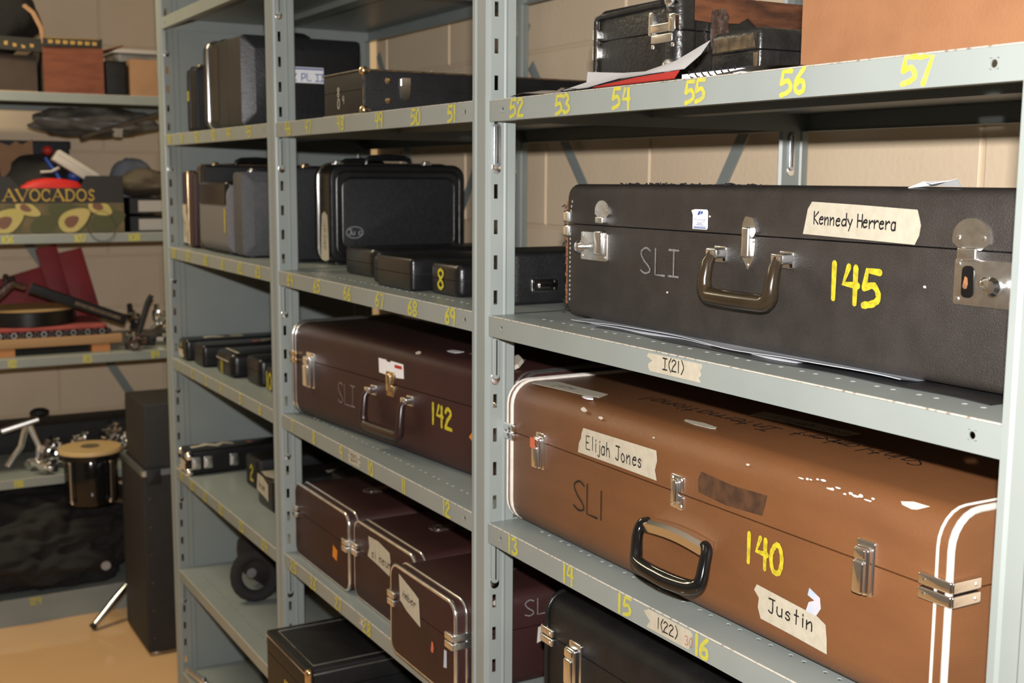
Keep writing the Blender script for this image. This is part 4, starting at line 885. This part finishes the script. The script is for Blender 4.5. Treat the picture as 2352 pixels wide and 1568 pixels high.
# cardboard box
cbx = thing('cardboard_box', 'plain brown cardboard box standing at the shelf end', 'box', (2.421, .042, ZC1))
obj('side', MB().rbox(0, .275, 0, .004, 0, .22, 'y', .001), 'cardboard', cbx, False); obj('side', MB().box(0, .275, .316, .32, 0, .22), 'cardboard', cbx, False); obj('side', MB().rbox(0, .004, .004, .316, 0, .22, 'x', .001), 'cardboard', cbx, False); obj('side', MB().box(.271, .275, .004, .316, 0, .22), 'cardboard', cbx, False); obj('bottom', MB().box(.004, .271, .004, .316, 0, .004), 'cardboard', cbx, False); obj('flap', MB().box(.002, .273, .004, .158, .2205, .2235), 'cardboard', cbx, False); obj('flap', MB().box(.002, .273, .16, .316, .2205, .2235), 'cardboard', cbx, False)
# papers on the top shelf
def crumple(name, label, cat, m, P, th=.0008):
    """folded sheet from a grid of points"""
    mb = MB(); n = len(P[0]); k = len(P)*n
    A = [Vector(p) for r_ in P for p in r_]; mb.v = [tuple(p) for p in A]+[(p.x, p.y, p.z+th) for p in A]
    for i in range(len(P)-1):
        for j in range(n-1):
            a = i*n+j; mb.f += [(a, a+n, a+n+1, a+1), (a+k, a+1+k, a+n+1+k, a+n+k)]; mb.m += [0, 0]
    o = obj(name, mb, m, None, True, 40); tag(o, label, cat); return o
z = ZC1
crumple('loose_paper', 'white sheet bent up between the old black case and the small box', 'paper', 'paper',
        [[(2.025, .006, z+.0015), (2.085, .006, z+.0022), (2.145, .012, z+.0090), (2.20, .016, z+.0115), (2.262, .018, z+.0125)], [(2.03, .040, z+.013), (2.09, .038, z+.014), (2.15, .038, z+.016), (2.205, .040, z+.022), (2.258, .044, z+.030)], [(2.002, .060, z+.029), (2.085, .060, z+.022), (2.15, .060, z+.020), (2.203, .062, z+.031), (2.252, .062, z+.047)]])
crumple('loose_paper', 'white sheet lying flat in front of the old black case', 'paper', 'paper', [[(1.985, .030, z+.0008), (2.08, .030, z+.0008), (2.17, .030, z+.0008)], [(1.975, .06, z+.0010), (2.08, .06, z+.0010), (2.17, .06, z+.0010)], [(1.98, .100, z+.0012), (2.08, .100, z+.0012), (2.17, .100, z+.0012)]], .0006)
crumple('folder', 'red folder edge between the white papers', 'folder', 'paper_red', [[(2.100, .003, z+.0006), (2.18, .003, z+.0008), (2.264, .003, z+.0010)], [(2.100, .006, z+.0016), (2.18, .009, z+.0072), (2.264, .010, z+.0098)]], .0010)
nb = thing('notebook', 'spiral notebook lying in front of the small box case', 'notebook', (2.268, .006, z+.0005))
obj('cover', MB().box(0, .10, .004, .072, 0, .005), 'paper', nb, False); obj('back_cover', MB().box(.014, .11, .006, .070, .0049, .0066), 'navy_box', nb, False)
mb = MB(); mb.tube([(.012+.0055*k/3, .004+.004*math.cos(k*2*PI/6), .004+.004*math.sin(k*2*PI/6)) for k in range(46)], .0007, 5); obj('spiral', mb, 'black_gloss', nb)
crumple('loose_paper', 'curled paper corner at the slotted post on the numbered top shelf', 'paper', 'paper_cream', [[(1.892, .004, z+.001), (1.93, .003, z+.004), (1.965, .003, z+.001)], [(1.885, .06, z+.012), (1.92, .06, z+.010), (1.97, .06, z+.002)]])
crumple('loose_paper', 'pale paper edge lying under the cardboard box front', 'paper', 'paper_cream', [[(2.335, .004, z+.0002), (2.40, .003, z+.004), (2.46, .003, z+.0005)], [(2.335, .038, z+.0002), (2.40, .038, z+.003), (2.46, .038, z+.0005)]])
crumple('loose_paper', 'small folded paper on the shelf edge left of the red folder', 'paper', 'paper_cream', [[(2.015, .003, z+.001), (2.03, .002, z+.005), (2.06, .003, z+.002)], [(2.015, .008, z+.001), (2.03, .008, z+.005), (2.06, .008, z+.002)]])

# ------------------------------------------------------------------ far shelving unit along the left wall
XB = -.82; Y0 = -.80
far = thing('shelving_unit', 'far grey-green shelving unit along the left wall with drum gear and cartons', 'shelving', (XB, Y0, 0), PI/2)
FL = 1.30; FD = .60
for x in (0, FL+.045):
    make_post(far, x, ZT, False); make_post(far, x, ZT, True, depth=FD)
FZ = (2.35, 1.768, 1.311, .905, .502, .093); FS = {}
for zz in FZ: FS[zz] = make_shelf(far, .001, zz, FL-.002, FD, 'steel_paint', False)
obj('kick_plate', MB().box(.001, FL-.001, .003, .005, 0, .062), 'steel_paint', far, False)
strap(far, (-.181+.02-Y0-.30*.567, 1.232+.30), (.203-Y0+.30*.567, .638-.30), FD+.012, .03)
def fnum(zz, n, y): marking(FS[zz], str(n), (y-Y0-.03, 0, -.026), X, Z, .021, 'yellow_shelf', .26, 'number', .12)
for zz, n, y in ((1.311, 106, -.30), (1.311, 107, -.075), (1.311, 108, .10), (.905, 112, -.30), (.905, 113, -.065), (.905, 114, .16), (.502, 118, -.30), (.093, 124, -.27)): fnum(zz, n, y)

def carton(name, label, loc, w_, d_, h, body, inside=None, t=.005, flaps=(), rz=0):
    """open carton; local x = depth towards wall is -x, front face at x=0 towards +x; y width"""
    r = thing(name, label, 'box', loc, rz); ins = inside or body
    obj('front', MB().box(-t, 0, 0, w_, 0, h), body, r, False); obj('back', MB().box(-d_, -d_+t, 0, w_, 0, h), ins, r, False)
    obj('side', MB().box(-d_+t, -t, 0, t, 0, h), ins, r, False); obj('side', MB().box(-d_+t, -t, w_-t, w_, 0, h), body, r, False); obj('bottom', MB().box(-d_+t, -t, t, w_-t, 0, t), ins, r, False)
    return r
cA = carton('produce_carton', 'open produce carton with red wood-print side and printed black flap', (-.862, -.172, 1.7685), .190, .34, .150, 'woodprint', 'cardboard_dark')
mb = MB(); mb.prism([(0, 0), (.185, .006), (.190, .034), (.004, .030)], (.003, 0, .148), (0, 1, 0), (-.35, 0, 1), .003); fp = obj('flap', mb, 'carton_black', cA, False)
mb = MB()
for k in range(7): mb.prism([(.018+k*.023, .010), (.032+k*.023, .011), (.034+k*.023, .022), (.018+k*.023, .023)], (.0065, 0, .149), (0, 1, 0), (-.35, 0, 1), .0003)
mb.prism([(.006, .0275), (.182, .0305), (.182, .0325), (.006, .0295)], (.0065, 0, .149), (0, 1, 0), (-.35, 0, 1), .0003); obj('flap_print', mb, 'carton_print', fp, False)
mb = MB(); mb.prism([(0, 0), (.30, 0), (.29, .085), (.01, .08)], (-.02, .190, .148), (-1, 0, 0), (0, .9, .28), .004); obj('flap', mb, 'woodprint', cA, False)
cB = carton('produce_carton', 'dark open carton with orange-printed black flap holding a black bag', (-.888, -.506, 1.7685), .318, .34, .120, 'cardboard_dark')
mb = MB(); mb.prism([(0, .01), (.335, .0), (.335, .045), (0, .052)], (.022, 0, .128), (0, 1, 0), (-.5, 0, 1), .004); fp = obj('flap', mb, 'carton_black', cB, False)
mb = MB(); rg = random.Random(2)
for k in range(12): a = .012+k*.026; b = rg.uniform(.012, .02); mb.prism([(a, b), (a+.010, b), (a+.012, b+rg.uniform(.006, .02)), (a, b+.012)], (.0268, 0, .128), (0, 1, 0), (-.5, 0, 1), .0004)
obj('flap_print', mb, 'carton_print', fp, False); mb = MB(); mb.box(-.004, .002, .0, .318, -.0, .006); obj('edge_strip', mb, 'cardboard_tan', cB, False)
bb = blob('black_bag', 'black_cloth', None, (0, 0, 0), (.10, .145, .19), 2, .20, 5, 4, (-1.06, -.345, 1.955), flat=-.181)
for v in bb.data.vertices:      # the top bulges over the carton rim
    t = min(max((v.co.z+.045)/.08, 0), 1); v.co.y = v.co.y*(.80+.30*t)+.052*t; v.co.x *= .9; tag(bb, 'black bag stuffed into the dark printed carton', 'bag')
mb = MB(); mb.tube([(-.90, -.16, 1.93), (-.91, -.165, 1.98), (-.93, -.185, 2.03), (-.95, -.21, 2.055)], .008, 6, flat=.4); o = obj('strap', mb, 'cardboard_tan'); tag(o, 'tan strap standing up from the produce carton', 'strap')
cT = thing('cardboard_box', 'small tan cardboard box at the post on the far top shelf', 'box', (-.852, .104, 1.7685))
obj('body', MB().rbox(-.25, 0, 0, .13, 0, .122, 'z', .002), 'cardboard_tan', cT, False); obj('lid_seam', MB().box(-.249, -.001, .062, .066, .122, .1228), 'cardboard', cT, False)
bk = flat_case('equipment_case', 'black case standing between the cartons on the far top shelf', .075, .26, .115, (-.87, .022, 1.7685), PI/2, .01, .01, 'black_vinyl', group=None, latches=False)
wt = thing('storage_tray', 'grey tub with white lid at the back of the far top shelf', 'tub', (-1.355, .118, 1.7685)); obj('tub', MB().rbox(0, .20, 0, .22, 0, .17, 'z', .02, .01, 0), 'grey_plastic', wt); obj('lid', MB().rbox(-.01, .21, -.01, .23, .17, .185, 'z', .02, 0, .006), 'white_matte', wt)
# bundle wedged under the far top shelf
hb = blob('plastic_bundle', 'grey_plastic', None, (0, 0, 0), (.09, .20, .047), 6, .35, 6, 4, (-1.12, .03, 1.689)); tag(hb, 'grey plastic-wrapped bundle hanging under the far top shelf', 'bundle')
o = obj('grey_bar', MB().rbox(-.02, .02, -.14, .14, -.008, .008, 'y', .006), 'olive_cloth', None, loc=(-1.036, .10, 1.676)); o.rotation_euler = (math.radians(18), 0, 0); tag(o, 'olive grey bar leaning on the plastic-wrapped bundle', 'bar')
mb = MB(); mb.prism(torn(.03, .03, 3, .1), (0, 0, 0), Y, Z, .001); o = obj('tag', mb, 'tape', None, False, loc=(-1.0155, .075, 1.636)); tag(o, 'small white tag hanging from the grey bundle', 'tag')
# avocado carton
av = thing('avocado_carton', 'black and green AVOCADOS carton with avocado pictures and mixed contents', 'box', (-.842, -.46, 1.3115)); AW = .522
fpn = [(0, 0), (AW, 0), (AW, .190), (.402, .190), (.385, .150), (.200, .148), (.165, .185), (0, .190)]
mb = MB(); mb.prism(fpn, (-.005, 0, 0), Y, Z, .005); fr = obj('front', mb, 'carton_black', av, False)
mb = MB(); mb.prism([(0, .002), (AW, .002), (AW, .100), (0, .100)], (.0001, 0, 0), Y, Z, .0006); obj('picture_panel', mb, 'avo_ground', fr, False)
AVN = [0]
def avo(cy, cz, a, b, ang, pit=True, s=1):
    mb = MB(); AVN[0] += 1; lift = AVN[0]*.0001
    def el(ra, rb, off, m, dx=0):
        P = []
        for k in range(22):
            t = 2*PI*k/22; px = ra*math.cos(t)*(1+.0*math.cos(t)); py = rb*math.sin(t)*(1-.28*math.cos(t)); px += dx; P.append((px*math.cos(ang)-py*math.sin(ang), px*math.sin(ang)+py*math.cos(ang)))
        P = [(p[0], min(max(p[1], -cz+.003), .098-cz)) for p in P]; mb.prism(P, (off+lift, cy, cz), Y, Z, .0003, m)
    el(a, b, .0008, 0); 
    if pit: el(a*.9, b*.86, .0012, 1); el(a*.40, b*.44, .0016, 2, a*-.18)
    obj('avocado_picture', mb, ['avo_skin', 'avo_flesh', 'avo_pit'], fr, False)
for cy, cz, a, b, an, p in ((.06, .075, .05, .03, .2, False), (.33, .080, .05, .025, 0, False), (.47, .04, .06, .035, .4, False), (.27, .03, .05, .03, .5, False), (.155, .045, .062, .042, .55, True), (.218, .080, .046, .024, -.45, True), (.362, .046, .062, .040, .55, True), (.445, .085, .046, .030, -.5, True), (.04, .03, .05, .03, .2, False)): avo(cy, cz, a, b, an, p)
# serif lettering
mb = MB(); u0 = Vector((.0003, .145, .108)); hgt = .036
SER = {'A': ([(0, 0, .5, 1, .07), (.5, 1, 1, 0, .17), (.24, .36, .76, .36, .07)], [(0, 0), (1, 0)]), 'V': ([(0, 1, .5, 0, .17), (.5, 0, 1, 1, .07)], [(0, 1), (1, 1)]), 'D': ([(.14, 0, .14, 1, .17)], [(.14, 0), (.14, 1)])}
def arc(cx, cy, rx, ry, t0, t1, n=14): return [(cx+rx*math.cos(t0+(t1-t0)*k/n), cy+ry*math.sin(t0+(t1-t0)*k/n)) for k in range(n+1)]
xo = 0
for ch in 'AVOCADOS':
    wch = {'A': .040, 'V': .040, 'O': .036, 'C': .034, 'D': .036, 'S': .026}[ch]; uu = Vector((0, wch*.86, 0)); vv = Vector((0, 0, hgt)); oo = u0+Vector((0, xo, 0)); nn = Vector((.0006, 0, 0))
    if ch in SER:
        for x1_, y1_, x2_, y2_, wd_ in SER[ch][0]: ribbon(mb, [(x1_, y1_), ((x1_+x2_)/2, (y1_+y2_)/2), (x2_, y2_)], wd_, oo, uu, vv, nn)
        for sx_, sz_ in SER[ch][1]: ribbon(mb, [(sx_-.16, sz_), (sx_, sz_), (sx_+.16, sz_)], .06, oo, uu, vv, nn)
    if ch == 'D': ribbon(mb, [(.14, 1)]+arc(.42, .5, .5, .5, PI/2, -PI/2)+[(.14, 0)], .13, oo, uu, vv, nn)
    if ch == 'O': ribbon(mb, arc(.5, .5, .46, .5, 0, 2*PI, 22), .14, oo, uu, vv, nn)
    if ch == 'C': ribbon(mb, arc(.5, .5, .46, .5, .7, 2*PI-.7, 18), .14, oo, uu, vv, nn); ribbon(mb, [(.86, .62), (.86, .95)], .07, oo, uu, vv, nn)
    if ch == 'S': ribbon(mb, [(.85, .85), (.5, 1.0), (.15, .8), (.3, .58), (.7, .42), (.85, .2), (.5, 0), (.1, .15)], .17, oo, uu, vv, nn)
    xo += wch
me_ = flat_mesh('lettering', mb, 'avo_text'); obj('lettering', me_, None, fr)
obj('back', MB().box(-.36, -.355, 0, AW, 0, .19), 'carton_black', av, False); obj('side', MB().box(-.355, -.005, 0, .005, 0, .19), 'carton_black', av, False); obj('side', MB().box(-.355, -.005, AW-.005, AW, 0, .19), 'avo_ground', av, False); obj('bottom', MB().box(-.355, -.005, .005, AW-.005, 0, .005), 'carton_black', av, False)
mb = MB(); mb.tube([(-.0175+.0*t+(.0005 if .035+.05*math.sin(t) < .014 else -.0225*min(1, (.021+.05*math.sin(t))/.05)), .455+.045*math.cos(t), .035+.05*math.sin(t)) for t in [2*PI*k/24 for k in range(24)]], .0012, 5, 0, True); o = obj('wire_loop', mb, 'rubber', None, loc=(-.8005, -.47, 1.299)); tag(o, 'thin dark wire loop hanging over the AVOCADOS carton corner', 'wire')
# things in the carton
zb = 1.3175
o = blob('black_pouch', 'black_cloth', None, (0, 0, 0), (.06, .13, .12), 3, .22, 5, 4, (-1.00, -.165, 1.455)); tag(o, 'black pouch piled in the AVOCADOS carton', 'pouch')
o = blob('red_cloth', 'red_cloth', None, (0, 0, 0), (.030, .115, .042), 8, .2, 4, 3, (-.885, -.16, 1.450)); tag(o, 'bright red cloth in front of the black pouch', 'cloth')
mb = MB(); mb.prism([(0, -.182), (.10, -.182), (.105, .125), (.07, .105), (.05, .118), (.03, .10), (-.01, .115)], (0, 0, 0), Y, (-.25, 0, 1), .004); o = obj('cardboard_piece', mb, 'cardboard_tan', None, False, loc=(-1.085, -.285, 1.50)); tag(o, 'torn cardboard piece sticking out of the AVOCADOS carton', 'cardboard')
o = thing('white_box', 'flat cream white box leaning out of the AVOCADOS carton', 'box', (-.925, -.128, 1.588), rot=(math.radians(-33), 0, 0)); obj('body', MB().rbox(-.03, .03, 0, .155, -.042, 0, 'x', .006, .003, .003), 'white_matte', o); obj('seam', MB().box(-.0305, .0305, .002, .153, -.018, -.016), 'shaded_white', o, False)
mb = MB(); mb.tube([(-.953, -.165, 1.56), (-.938, -.135, 1.51), (-.930, -.12, 1.48)], .006, 8); o = obj('pen', mb, 'blue_plastic'); tag(o, 'blue pen stuck in the black pouch', 'pen')
mb = MB(); mb.tube([(-.934, -.185, 1.512), (-.930, -.15, 1.515), (-.930, -.125, 1.528)], [.005, .004, .006], 8); o = obj('white_clip', mb, 'white_matte'); tag(o, 'small white clip lying across the blue pen', 'clip')
mb = MB(); mb.ball((0, 0, 0), .02, 0, 12, 6, (.6, 1.2, .9)); o = obj('blue_cap', mb, 'blue_plastic', None, loc=(-.938, -.075, 1.50)); tag(o, 'blue plastic cap beside the cream white box', 'cap')
mb = MB(); mb.ball((0, 0, 0), .017, 0, 12, 6); o = obj('red_ball', mb, 'paper_red', None, loc=(-.995, -.150, 1.585)); tag(o, 'little red ball behind the cream white box', 'ball')
nb_ = thing('storage_box', 'large black storage box behind the AVOCADOS carton', 'box', (-1.22, -.50, 1.3115)); obj('body', MB().rbox(-.16, 0, 0, .46, 0, .29, 'z', .006), 'navy_box', nb_); obj('lid', MB().rbox(-.165, .005, -.005, .465, .29, .312, 'z', .008, 0, .004), 'navy_box', nb_)
o = blob('plastic_bag', 'blue_grey_plastic', None, (0, 0, 0), (.085, .095, .125), 5, .14, 5, 4, (-1.20, .172, 1.440), flat=-.1283); tag(o, 'crumpled blue-grey plastic bag beside the AVOCADOS carton', 'bag')
o = blob('cloth_bag', 'olive_cloth', None, (0, 0, 0), (.09, .095, .05), 9, .2, 4, 4, (-.98, .165, 1.478), flat=-.050); tag(o, 'olive cloth bag on top of the stacked white-ended boxes', 'bag')
for zz, lb_ in ((1.3115, 'black box with a white end at the bottom of the pair'), (1.3745, 'black box with a white end stacked on the other one')):
    t = thing('small_box', lb_, 'box', (-.862, .085, zz)); obj('body', MB().rbox(-.22, 0, 0, .125, 0, .052, 'z', .003), 'black_vinyl', t); obj('white_end', MB().box(0, .001, .030, .120, .006, .044), 'shaded_white', t, False)
# third shelf: bell kit on a wooden frame, drum, boards, hardware
bk = thing('bell_kit', 'bell kit with chrome tube ends on a light wooden frame', 'bells', (-.868, -.46, .9055))
obj('rail', MB().rbox(-.03, 0, 0, .505, .026, .058, 'y', .003), 'light_wood', bk); obj('rail', MB().rbox(-.36, -.33, .05, .47, .026, .058, 'y', .003), 'light_wood', bk); obj('end_rail', MB().box(-.33, -.03, .02, .045, .026, .056), 'light_wood', bk, False); obj('end_rail', MB().box(-.33, -.03, .46, .485, .026, .056), 'light_wood', bk, False)
for yy in (.10, .405): obj('foot', MB().box(-.05, -.004, yy, yy+.06, 0, .026), 'orange_wood', bk, False); obj('foot', MB().box(-.355, -.31, yy, yy+.06, 0, .026), 'orange_wood', bk, False)
for k in range(20):
    mb = MB(); yy = .02+k*.0235; mb.lathe([(.0085, -.30), (.0095, -.295), (.0095, .004), (.0070, .004), (.0068, -.012), (.0, -.012)], (-.02, yy, .068), 'x', 12); tb_ = obj('tube', mb, 'rust_plate' if k % 2 else 'chrome_worn', bk); mb = MB(); mb.lathe([(.0068, -.004), (.0068, .0045), (0, .0046)], (-.02, yy, .068), 'x', 10); obj('tube_bore', mb, 'rubber', tb_)
mb = MB(); mb.rbox(-.30, .005, .0, .46, .080, .094, 'z', .02, .004, .006); fe = obj('felt_pad', mb, 'felt_red', None, loc=(-.868, -.46, .9055)); tag(fe, 'dusty red felt pad on top of the bell kit', 'pad'); fe.data.transform(Matrix.Identity(4))
fd = thing('frame_drum', 'shallow black frame drum with a pale head on the red felt', 'drum', (-1.02, -.235, 1.0005)); mb = MB(); mb.lathe([(.150, 0), (.155, .002), (.155, .046), (.150, .048), (.145, .048), (.145, .002)], n=40, cap0=False, cap1=False); obj('hoop', mb, 'black_plastic', fd); mb = MB(); mb.lathe([(.0, .049), (.152, .049), (.154, .053), (.0, .054)], n=40, cap0=False, cap1=False); obj('head', mb, 'drum_head', fd)
def board(name, label, loc, rot, w_, h, m='red_board', t=.006, down=.037): 
    o = obj(name, MB().rbox(-t/2, t/2, 0, w_, -down, h, 'x', .003, .001, .001), m, None, loc=loc); o.rotation_euler = rot; tag(o, label, 'board'); return o
board('red_board', 'tall bright red board leaning behind the frame drum', (-1.20, -.045, 1.000), (math.radians(13), math.radians(-6), 0), .086, .230)
board('red_board', 'red board half hidden behind the tall bright red one', (-1.240, -.112, 1.020), (math.radians(14), math.radians(-6), 0), .074, .225, down=.117)
board('red_board', 'wide low red board lying behind the black bar', (-1.27, -.36, 1.05), (math.radians(16), math.radians(-8), 0), .27, .060, down=.148)
bar = thing('metal_bar', 'black square bar lying across the frame drum', 'bar', (-.93, -.235, 1.127), rot=(math.radians(-22), 0, 0))
obj('bar', MB().rbox(-.014, .014, 0, .33, -.018, .018, 'y', .004), 'black_plastic', bar); obj('label_strip', MB().box(.0142, .0148, .15, .31, -.006, .006), 'worn_gold', bar, False)
cl = thing('stand_clamp', 'black stand clamp with pale knobs at the end of the bar', 'clamp', (-.93, -.34, 1.083))
mb = MB(); mb.tube([(0, -.06, -.02), (0, 0, .02), (0, .05, .06), (0, .09, .045)], [.016, .018, .014, .01], 8); obj('arm', mb, 'rust_plate', cl); mb = MB(); mb.ball((0, .03, .085), .010, 0); mb.ball((0, .05, .078), .009, 0); mb.tube([(0, .03, .05), (0, .03, .085)], .006, 6); obj('knob', mb, 'rubber', cl)
def hardware(label, loc, seed, n=5, s=.09, mats=('chrome', 'chrome', 'rust_plate'), name='stand_hardware', cat='hardware', ylim=None):
    """knot of drum-stand tubes, sleeves, wing bolts and a rubber foot"""
    t = thing(name, label, cat, loc); rg = random.Random(seed); pts = [Vector((0, 0, .015))]
    for k in range(n):
        p = Vector((rg.uniform(-.4, .4)*s, rg.uniform(-.6, .6)*s, rg.uniform(.02, .5)*s+.008)); d = Vector((rg.uniform(-.3, .3), rg.uniform(-1, 1), rg.uniform(-.5, .9))).normalized()*s*rg.uniform(.5, 1.0); q = p+d
        yl = ylim or (-.62*s, .62*s); p.z = max(p.z, .020); q.z = max(q.z, .020); p.y = min(max(p.y, yl[0]), yl[1]); q.y = min(max(q.y, yl[0]), yl[1])
        r = rg.uniform(.006, .011); mb = MB(); mb.tube([p, q], r, 10); m_ = mats[k % len(mats)]; o = obj('tube', mb, m_, t)
        mb = MB(); c = p+(q-p)*.55; mb.tube([c-(q-p).normalized()*.012, c+(q-p).normalized()*.012], r*1.7, 10); obj('sleeve', mb, mats[0], o)
        mb = MB(); e = c+Vector((rg.uniform(.6, 1), rg.uniform(-1, 1), rg.uniform(.2, 1))).normalized()*.026; mb.tube([c, e], .004, 6); mb.tube([e+Vector((0, -.012, .003)), e, e+Vector((0, .012, .003))], .005, 6); obj('wing_bolt', mb, mats[0], o)
    mb = MB(); p = Vector((rg.uniform(-.3, .3)*s, rg.uniform(-.6, .6)*s, .012)); mb.rbox(p.x-.012, p.x+.012, p.y-.018, p.y+.018, 0, .024, 'z', .008, .003, .006); obj('rubber_foot', mb, 'rubber', t)
    return t
hardware('chrome drum clamps and black rods heaped at the end of the bell kit', (-.95, .175, .9055), 11, 9, .13, ('chrome', 'rubber', 'chrome_worn', 'rubber'), ylim=(-.082, .12))
hardware('dark stand parts lying in front of the chrome clamps', (-.875, .115, .9055), 12, 4, .07, ('rust_plate', 'rubber', 'chrome_worn'))
mb = MB(); mb.tube([(-.93, .105, .925), (-.93, .13, 1.0), (-.93, .15, 1.06), (-.93, .165, 1.085)], .009, 8); o = obj('black_rod', mb, 'rubber'); tag(o, 'short black rod sticking up from the chrome clamps', 'rod')
# fourth shelf hardware
hardware('tall chrome stand bracket with splayed legs on the far low shelf', (-.93, -.42, .5025), 21, 6, .10, ('chrome', 'chrome', 'rust_plate'))
bkx = thing('pedal_frame', 'chrome pedal frame with black top beater lying on the far low shelf', 'pedal', (-1.00, -.28, .5025))
mb = MB(); mb.tube([(0, -.06, .13), (0, .06, .16)], .012, 10); obj('bar', mb, 'chrome_worn', bkx); mb = MB(); mb.tube([(0, .02, .14), (0, .0, .07), (.02, -.05, .008)], .011, 10); obj('leg', mb, 'chrome', bkx); mb = MB(); mb.tube([(0, .03, .14), (.01, .055, .07), (.02, .05, .008)], .011, 10); obj('leg', mb, 'chrome', bkx); mb = MB(); mb.ball((0, .065, .185), .024, 0, 12, 6, (1, 1.4, .7)); obj('beater', mb, 'rubber', bkx); mb = MB(); mb.tube([(0, .05, .155), (0, .063, .185)], .006, 8); obj('rod', mb, 'chrome', bkx)
hardware('small chrome fittings behind the pedal frame', (-1.10, -.11, .5025), 23, 5, .10, ('chrome', 'rubber', 'rust_plate'))
hardware('chrome fittings standing behind the yellow-headed drum', (-1.12, .060, .5025), 24, 6, .10, ('chrome', 'rubber', 'chrome_worn'))
hardware('chrome stand base with wing bolts in front of the pedal frame', (-.90, -.215, .5025), 31, 6, .085, ('chrome', 'rust_plate', 'chrome'))
hardware('loose chrome clamps beside the pedal frame', (-1.01, -.125, .5025), 33, 5, .06, ('chrome', 'rubber', 'rust_plate'))
hardware('upright chrome fitting close to the tall black case', (-.96, .06, .5025), 35, 5, .09, ('chrome', 'chrome', 'rubber'))
o = obj('black_tray', MB().rbox(0, .18, 0, .90, 0, .095, 'x', .01, .004, .004), 'charcoal_board', None, loc=(-1.405, -.55, .5025)); tag(o, 'long dark box at the back of the far low shelf', 'box')
# bottom shelf: heap of black cloth
hp = blob('black_drape', 'black_cloth', None, (0, 0, 0), (.235, .42, .21), 14, .30, 9, 6, (-1.02, -.27, .245), flat=-.150); tag(hp, 'heap of black drape fabric on the lowest far shelf', 'fabric')
bpy.context.view_layer.update()
hit = hp.ray_cast(Vector((1, -.052-hp.location.y, .170-hp.location.z)), Vector((-1, 0, 0)))
nrm = hit[2] if hit[0] else Vector((1, 0, 0)); pos = (hit[1]+hp.location) if hit[0] else Vector((-.83, -.052, .170))
mb = MB(); mb.lathe([(.016, -.010), (.016, .003), (0, .0032)], (0, 0, 0), 'x', 16); o = obj('round_sticker', mb, 'shaded_white', None, loc=pos); o.rotation_euler = (nrm+Vector((1.5, -.3, .4))).to_track_quat('X', 'Z').to_euler(); tag(o, 'round pale sticker on the black drape', 'sticker')
# ------------------------------------------------------------------ drum on its stand and the tall case
dr = thing('tom_drum', 'black drum with yellowed head and chrome lugs beside the tall case', 'drum', (-.714, -.103, .428))
mb = MB(); mb.lathe([(.0, 0), (.083, 0), (.085, .004), (.085, .165), (.083, .168), (0, .168)], n=36, cap0=False, cap1=False); obj('shell', mb, 'black_gloss', dr)
mb = MB(); mb.lathe([(.0, .186), (.098, .184), (.102, .178), (.102, .168), (.098, .164), (.0, .164)], n=40, cap0=False, cap1=False); hd_ = obj('head', mb, 'drum_head', dr); mb = MB(); mb.lathe([(.030, .1866), (.030, .1872), (.0, .1873)], (0, 0, 0), 'z', 24); obj('head_print', mb, 'olive_cloth', hd_)
mb = MB(); mb.lathe([(.088, .150), (.1035, .152), (.1035, .170), (.100, .171), (.090, .160)], n=40, cap0=False, cap1=False); obj('hoop', mb, 'black_gloss', dr)
for a in (-2.3, -.9, .5, 1.9, 3.2):
    mb = MB(); c_, s_ = math.cos(a), math.sin(a); mb.tube([(.096*c_, .096*s_, .150), (.096*c_, .096*s_, .02)], .003, 6); mb.ball((.092*c_, .092*s_, .016), .008, 0, 8, 5); mb.ball((.096*c_, .096*s_, .148), .0055, 0, 8, 5); obj('lug', mb, 'chrome', dr)
st = thing('drum_stand', 'chrome tripod stand with rubber feet under the yellow-headed drum', 'stand', (-.725, .035, 0))
mb = MB(); mb.tube([(0, 0, .12), (0, 0, .40)], .010, 10); obj('pole', mb, 'black_gloss', st); mb = MB(); mb.tube([(0, 0, .39), (.005, -.05, .415), (.01, -.09, .424)], .007, 8); obj('arm', mb, 'chrome_worn', st)
for fx, fy in ((.072, -.158), (-.03, .20), (-.075, .06)):
    mb = MB(); mb.tube([(0, 0, .15), (fx*.5, fy*.5, .085), (fx, fy, .018)], [.010, .015, .012], 12); lg = obj('leg', mb, 'chrome', st); mb = MB(); mb.tube([(fx*.97, fy*.97, .022), (fx*1.06, fy*1.06, .014)], [.011, .013], 10); obj('rubber_foot', mb, 'rubber', lg)
tc_ = thing('tall_case', 'tall black upright hardware case with pale metal band and lid', 'case', (-.645, -.020, 0))
TW, TD_, TB = .310, .30, .600
obj('body', MB().rbox(0, TW, 0, TD_, .012, TB-.016, 'z', .008, .008, 0), 'charcoal_board', tc_); obj('lid', MB().rbox(.035, TW-.012, .012, TD_-.012, TB+.006, .805, 'z', .008, 0, .006), 'charcoal_board', tc_)
mb = MB(); mb.rbox(-.002, TW+.002, -.002, TD_+.002, TB-.018, TB-.001, 'z', .009); obj('metal_band', mb, 'zinc', tc_); obj('rim', MB().rbox(.03, TW-.01, .01, TD_-.01, TB-.002, TB+.007, 'z', .006), 'black_vinyl', tc_)
mb = MB(); mb.rbox(TW+.001, TW+.008, .012, .055, TB-.045, TB+.004, 'x', .003, 0, .002); obj('catch', mb, 'rubber', tc_)
for x, y in ((.03, .03), (TW-.03, .03), (.03, TD_-.03), (TW-.03, TD_-.03)):
    mb = MB(); mb.lathe([(.014, 0), (.016, .004), (.014, .014)], (x, y, 0), 'z', 12); obj('foot', mb, 'chrome_worn', tc_)
mb = MB()
for k in range(6): rivet(mb, (TW+.0005, .02, .06+k*.09), .004, 'x')
obj('rivet', mb, 'rust_plate', tc_)
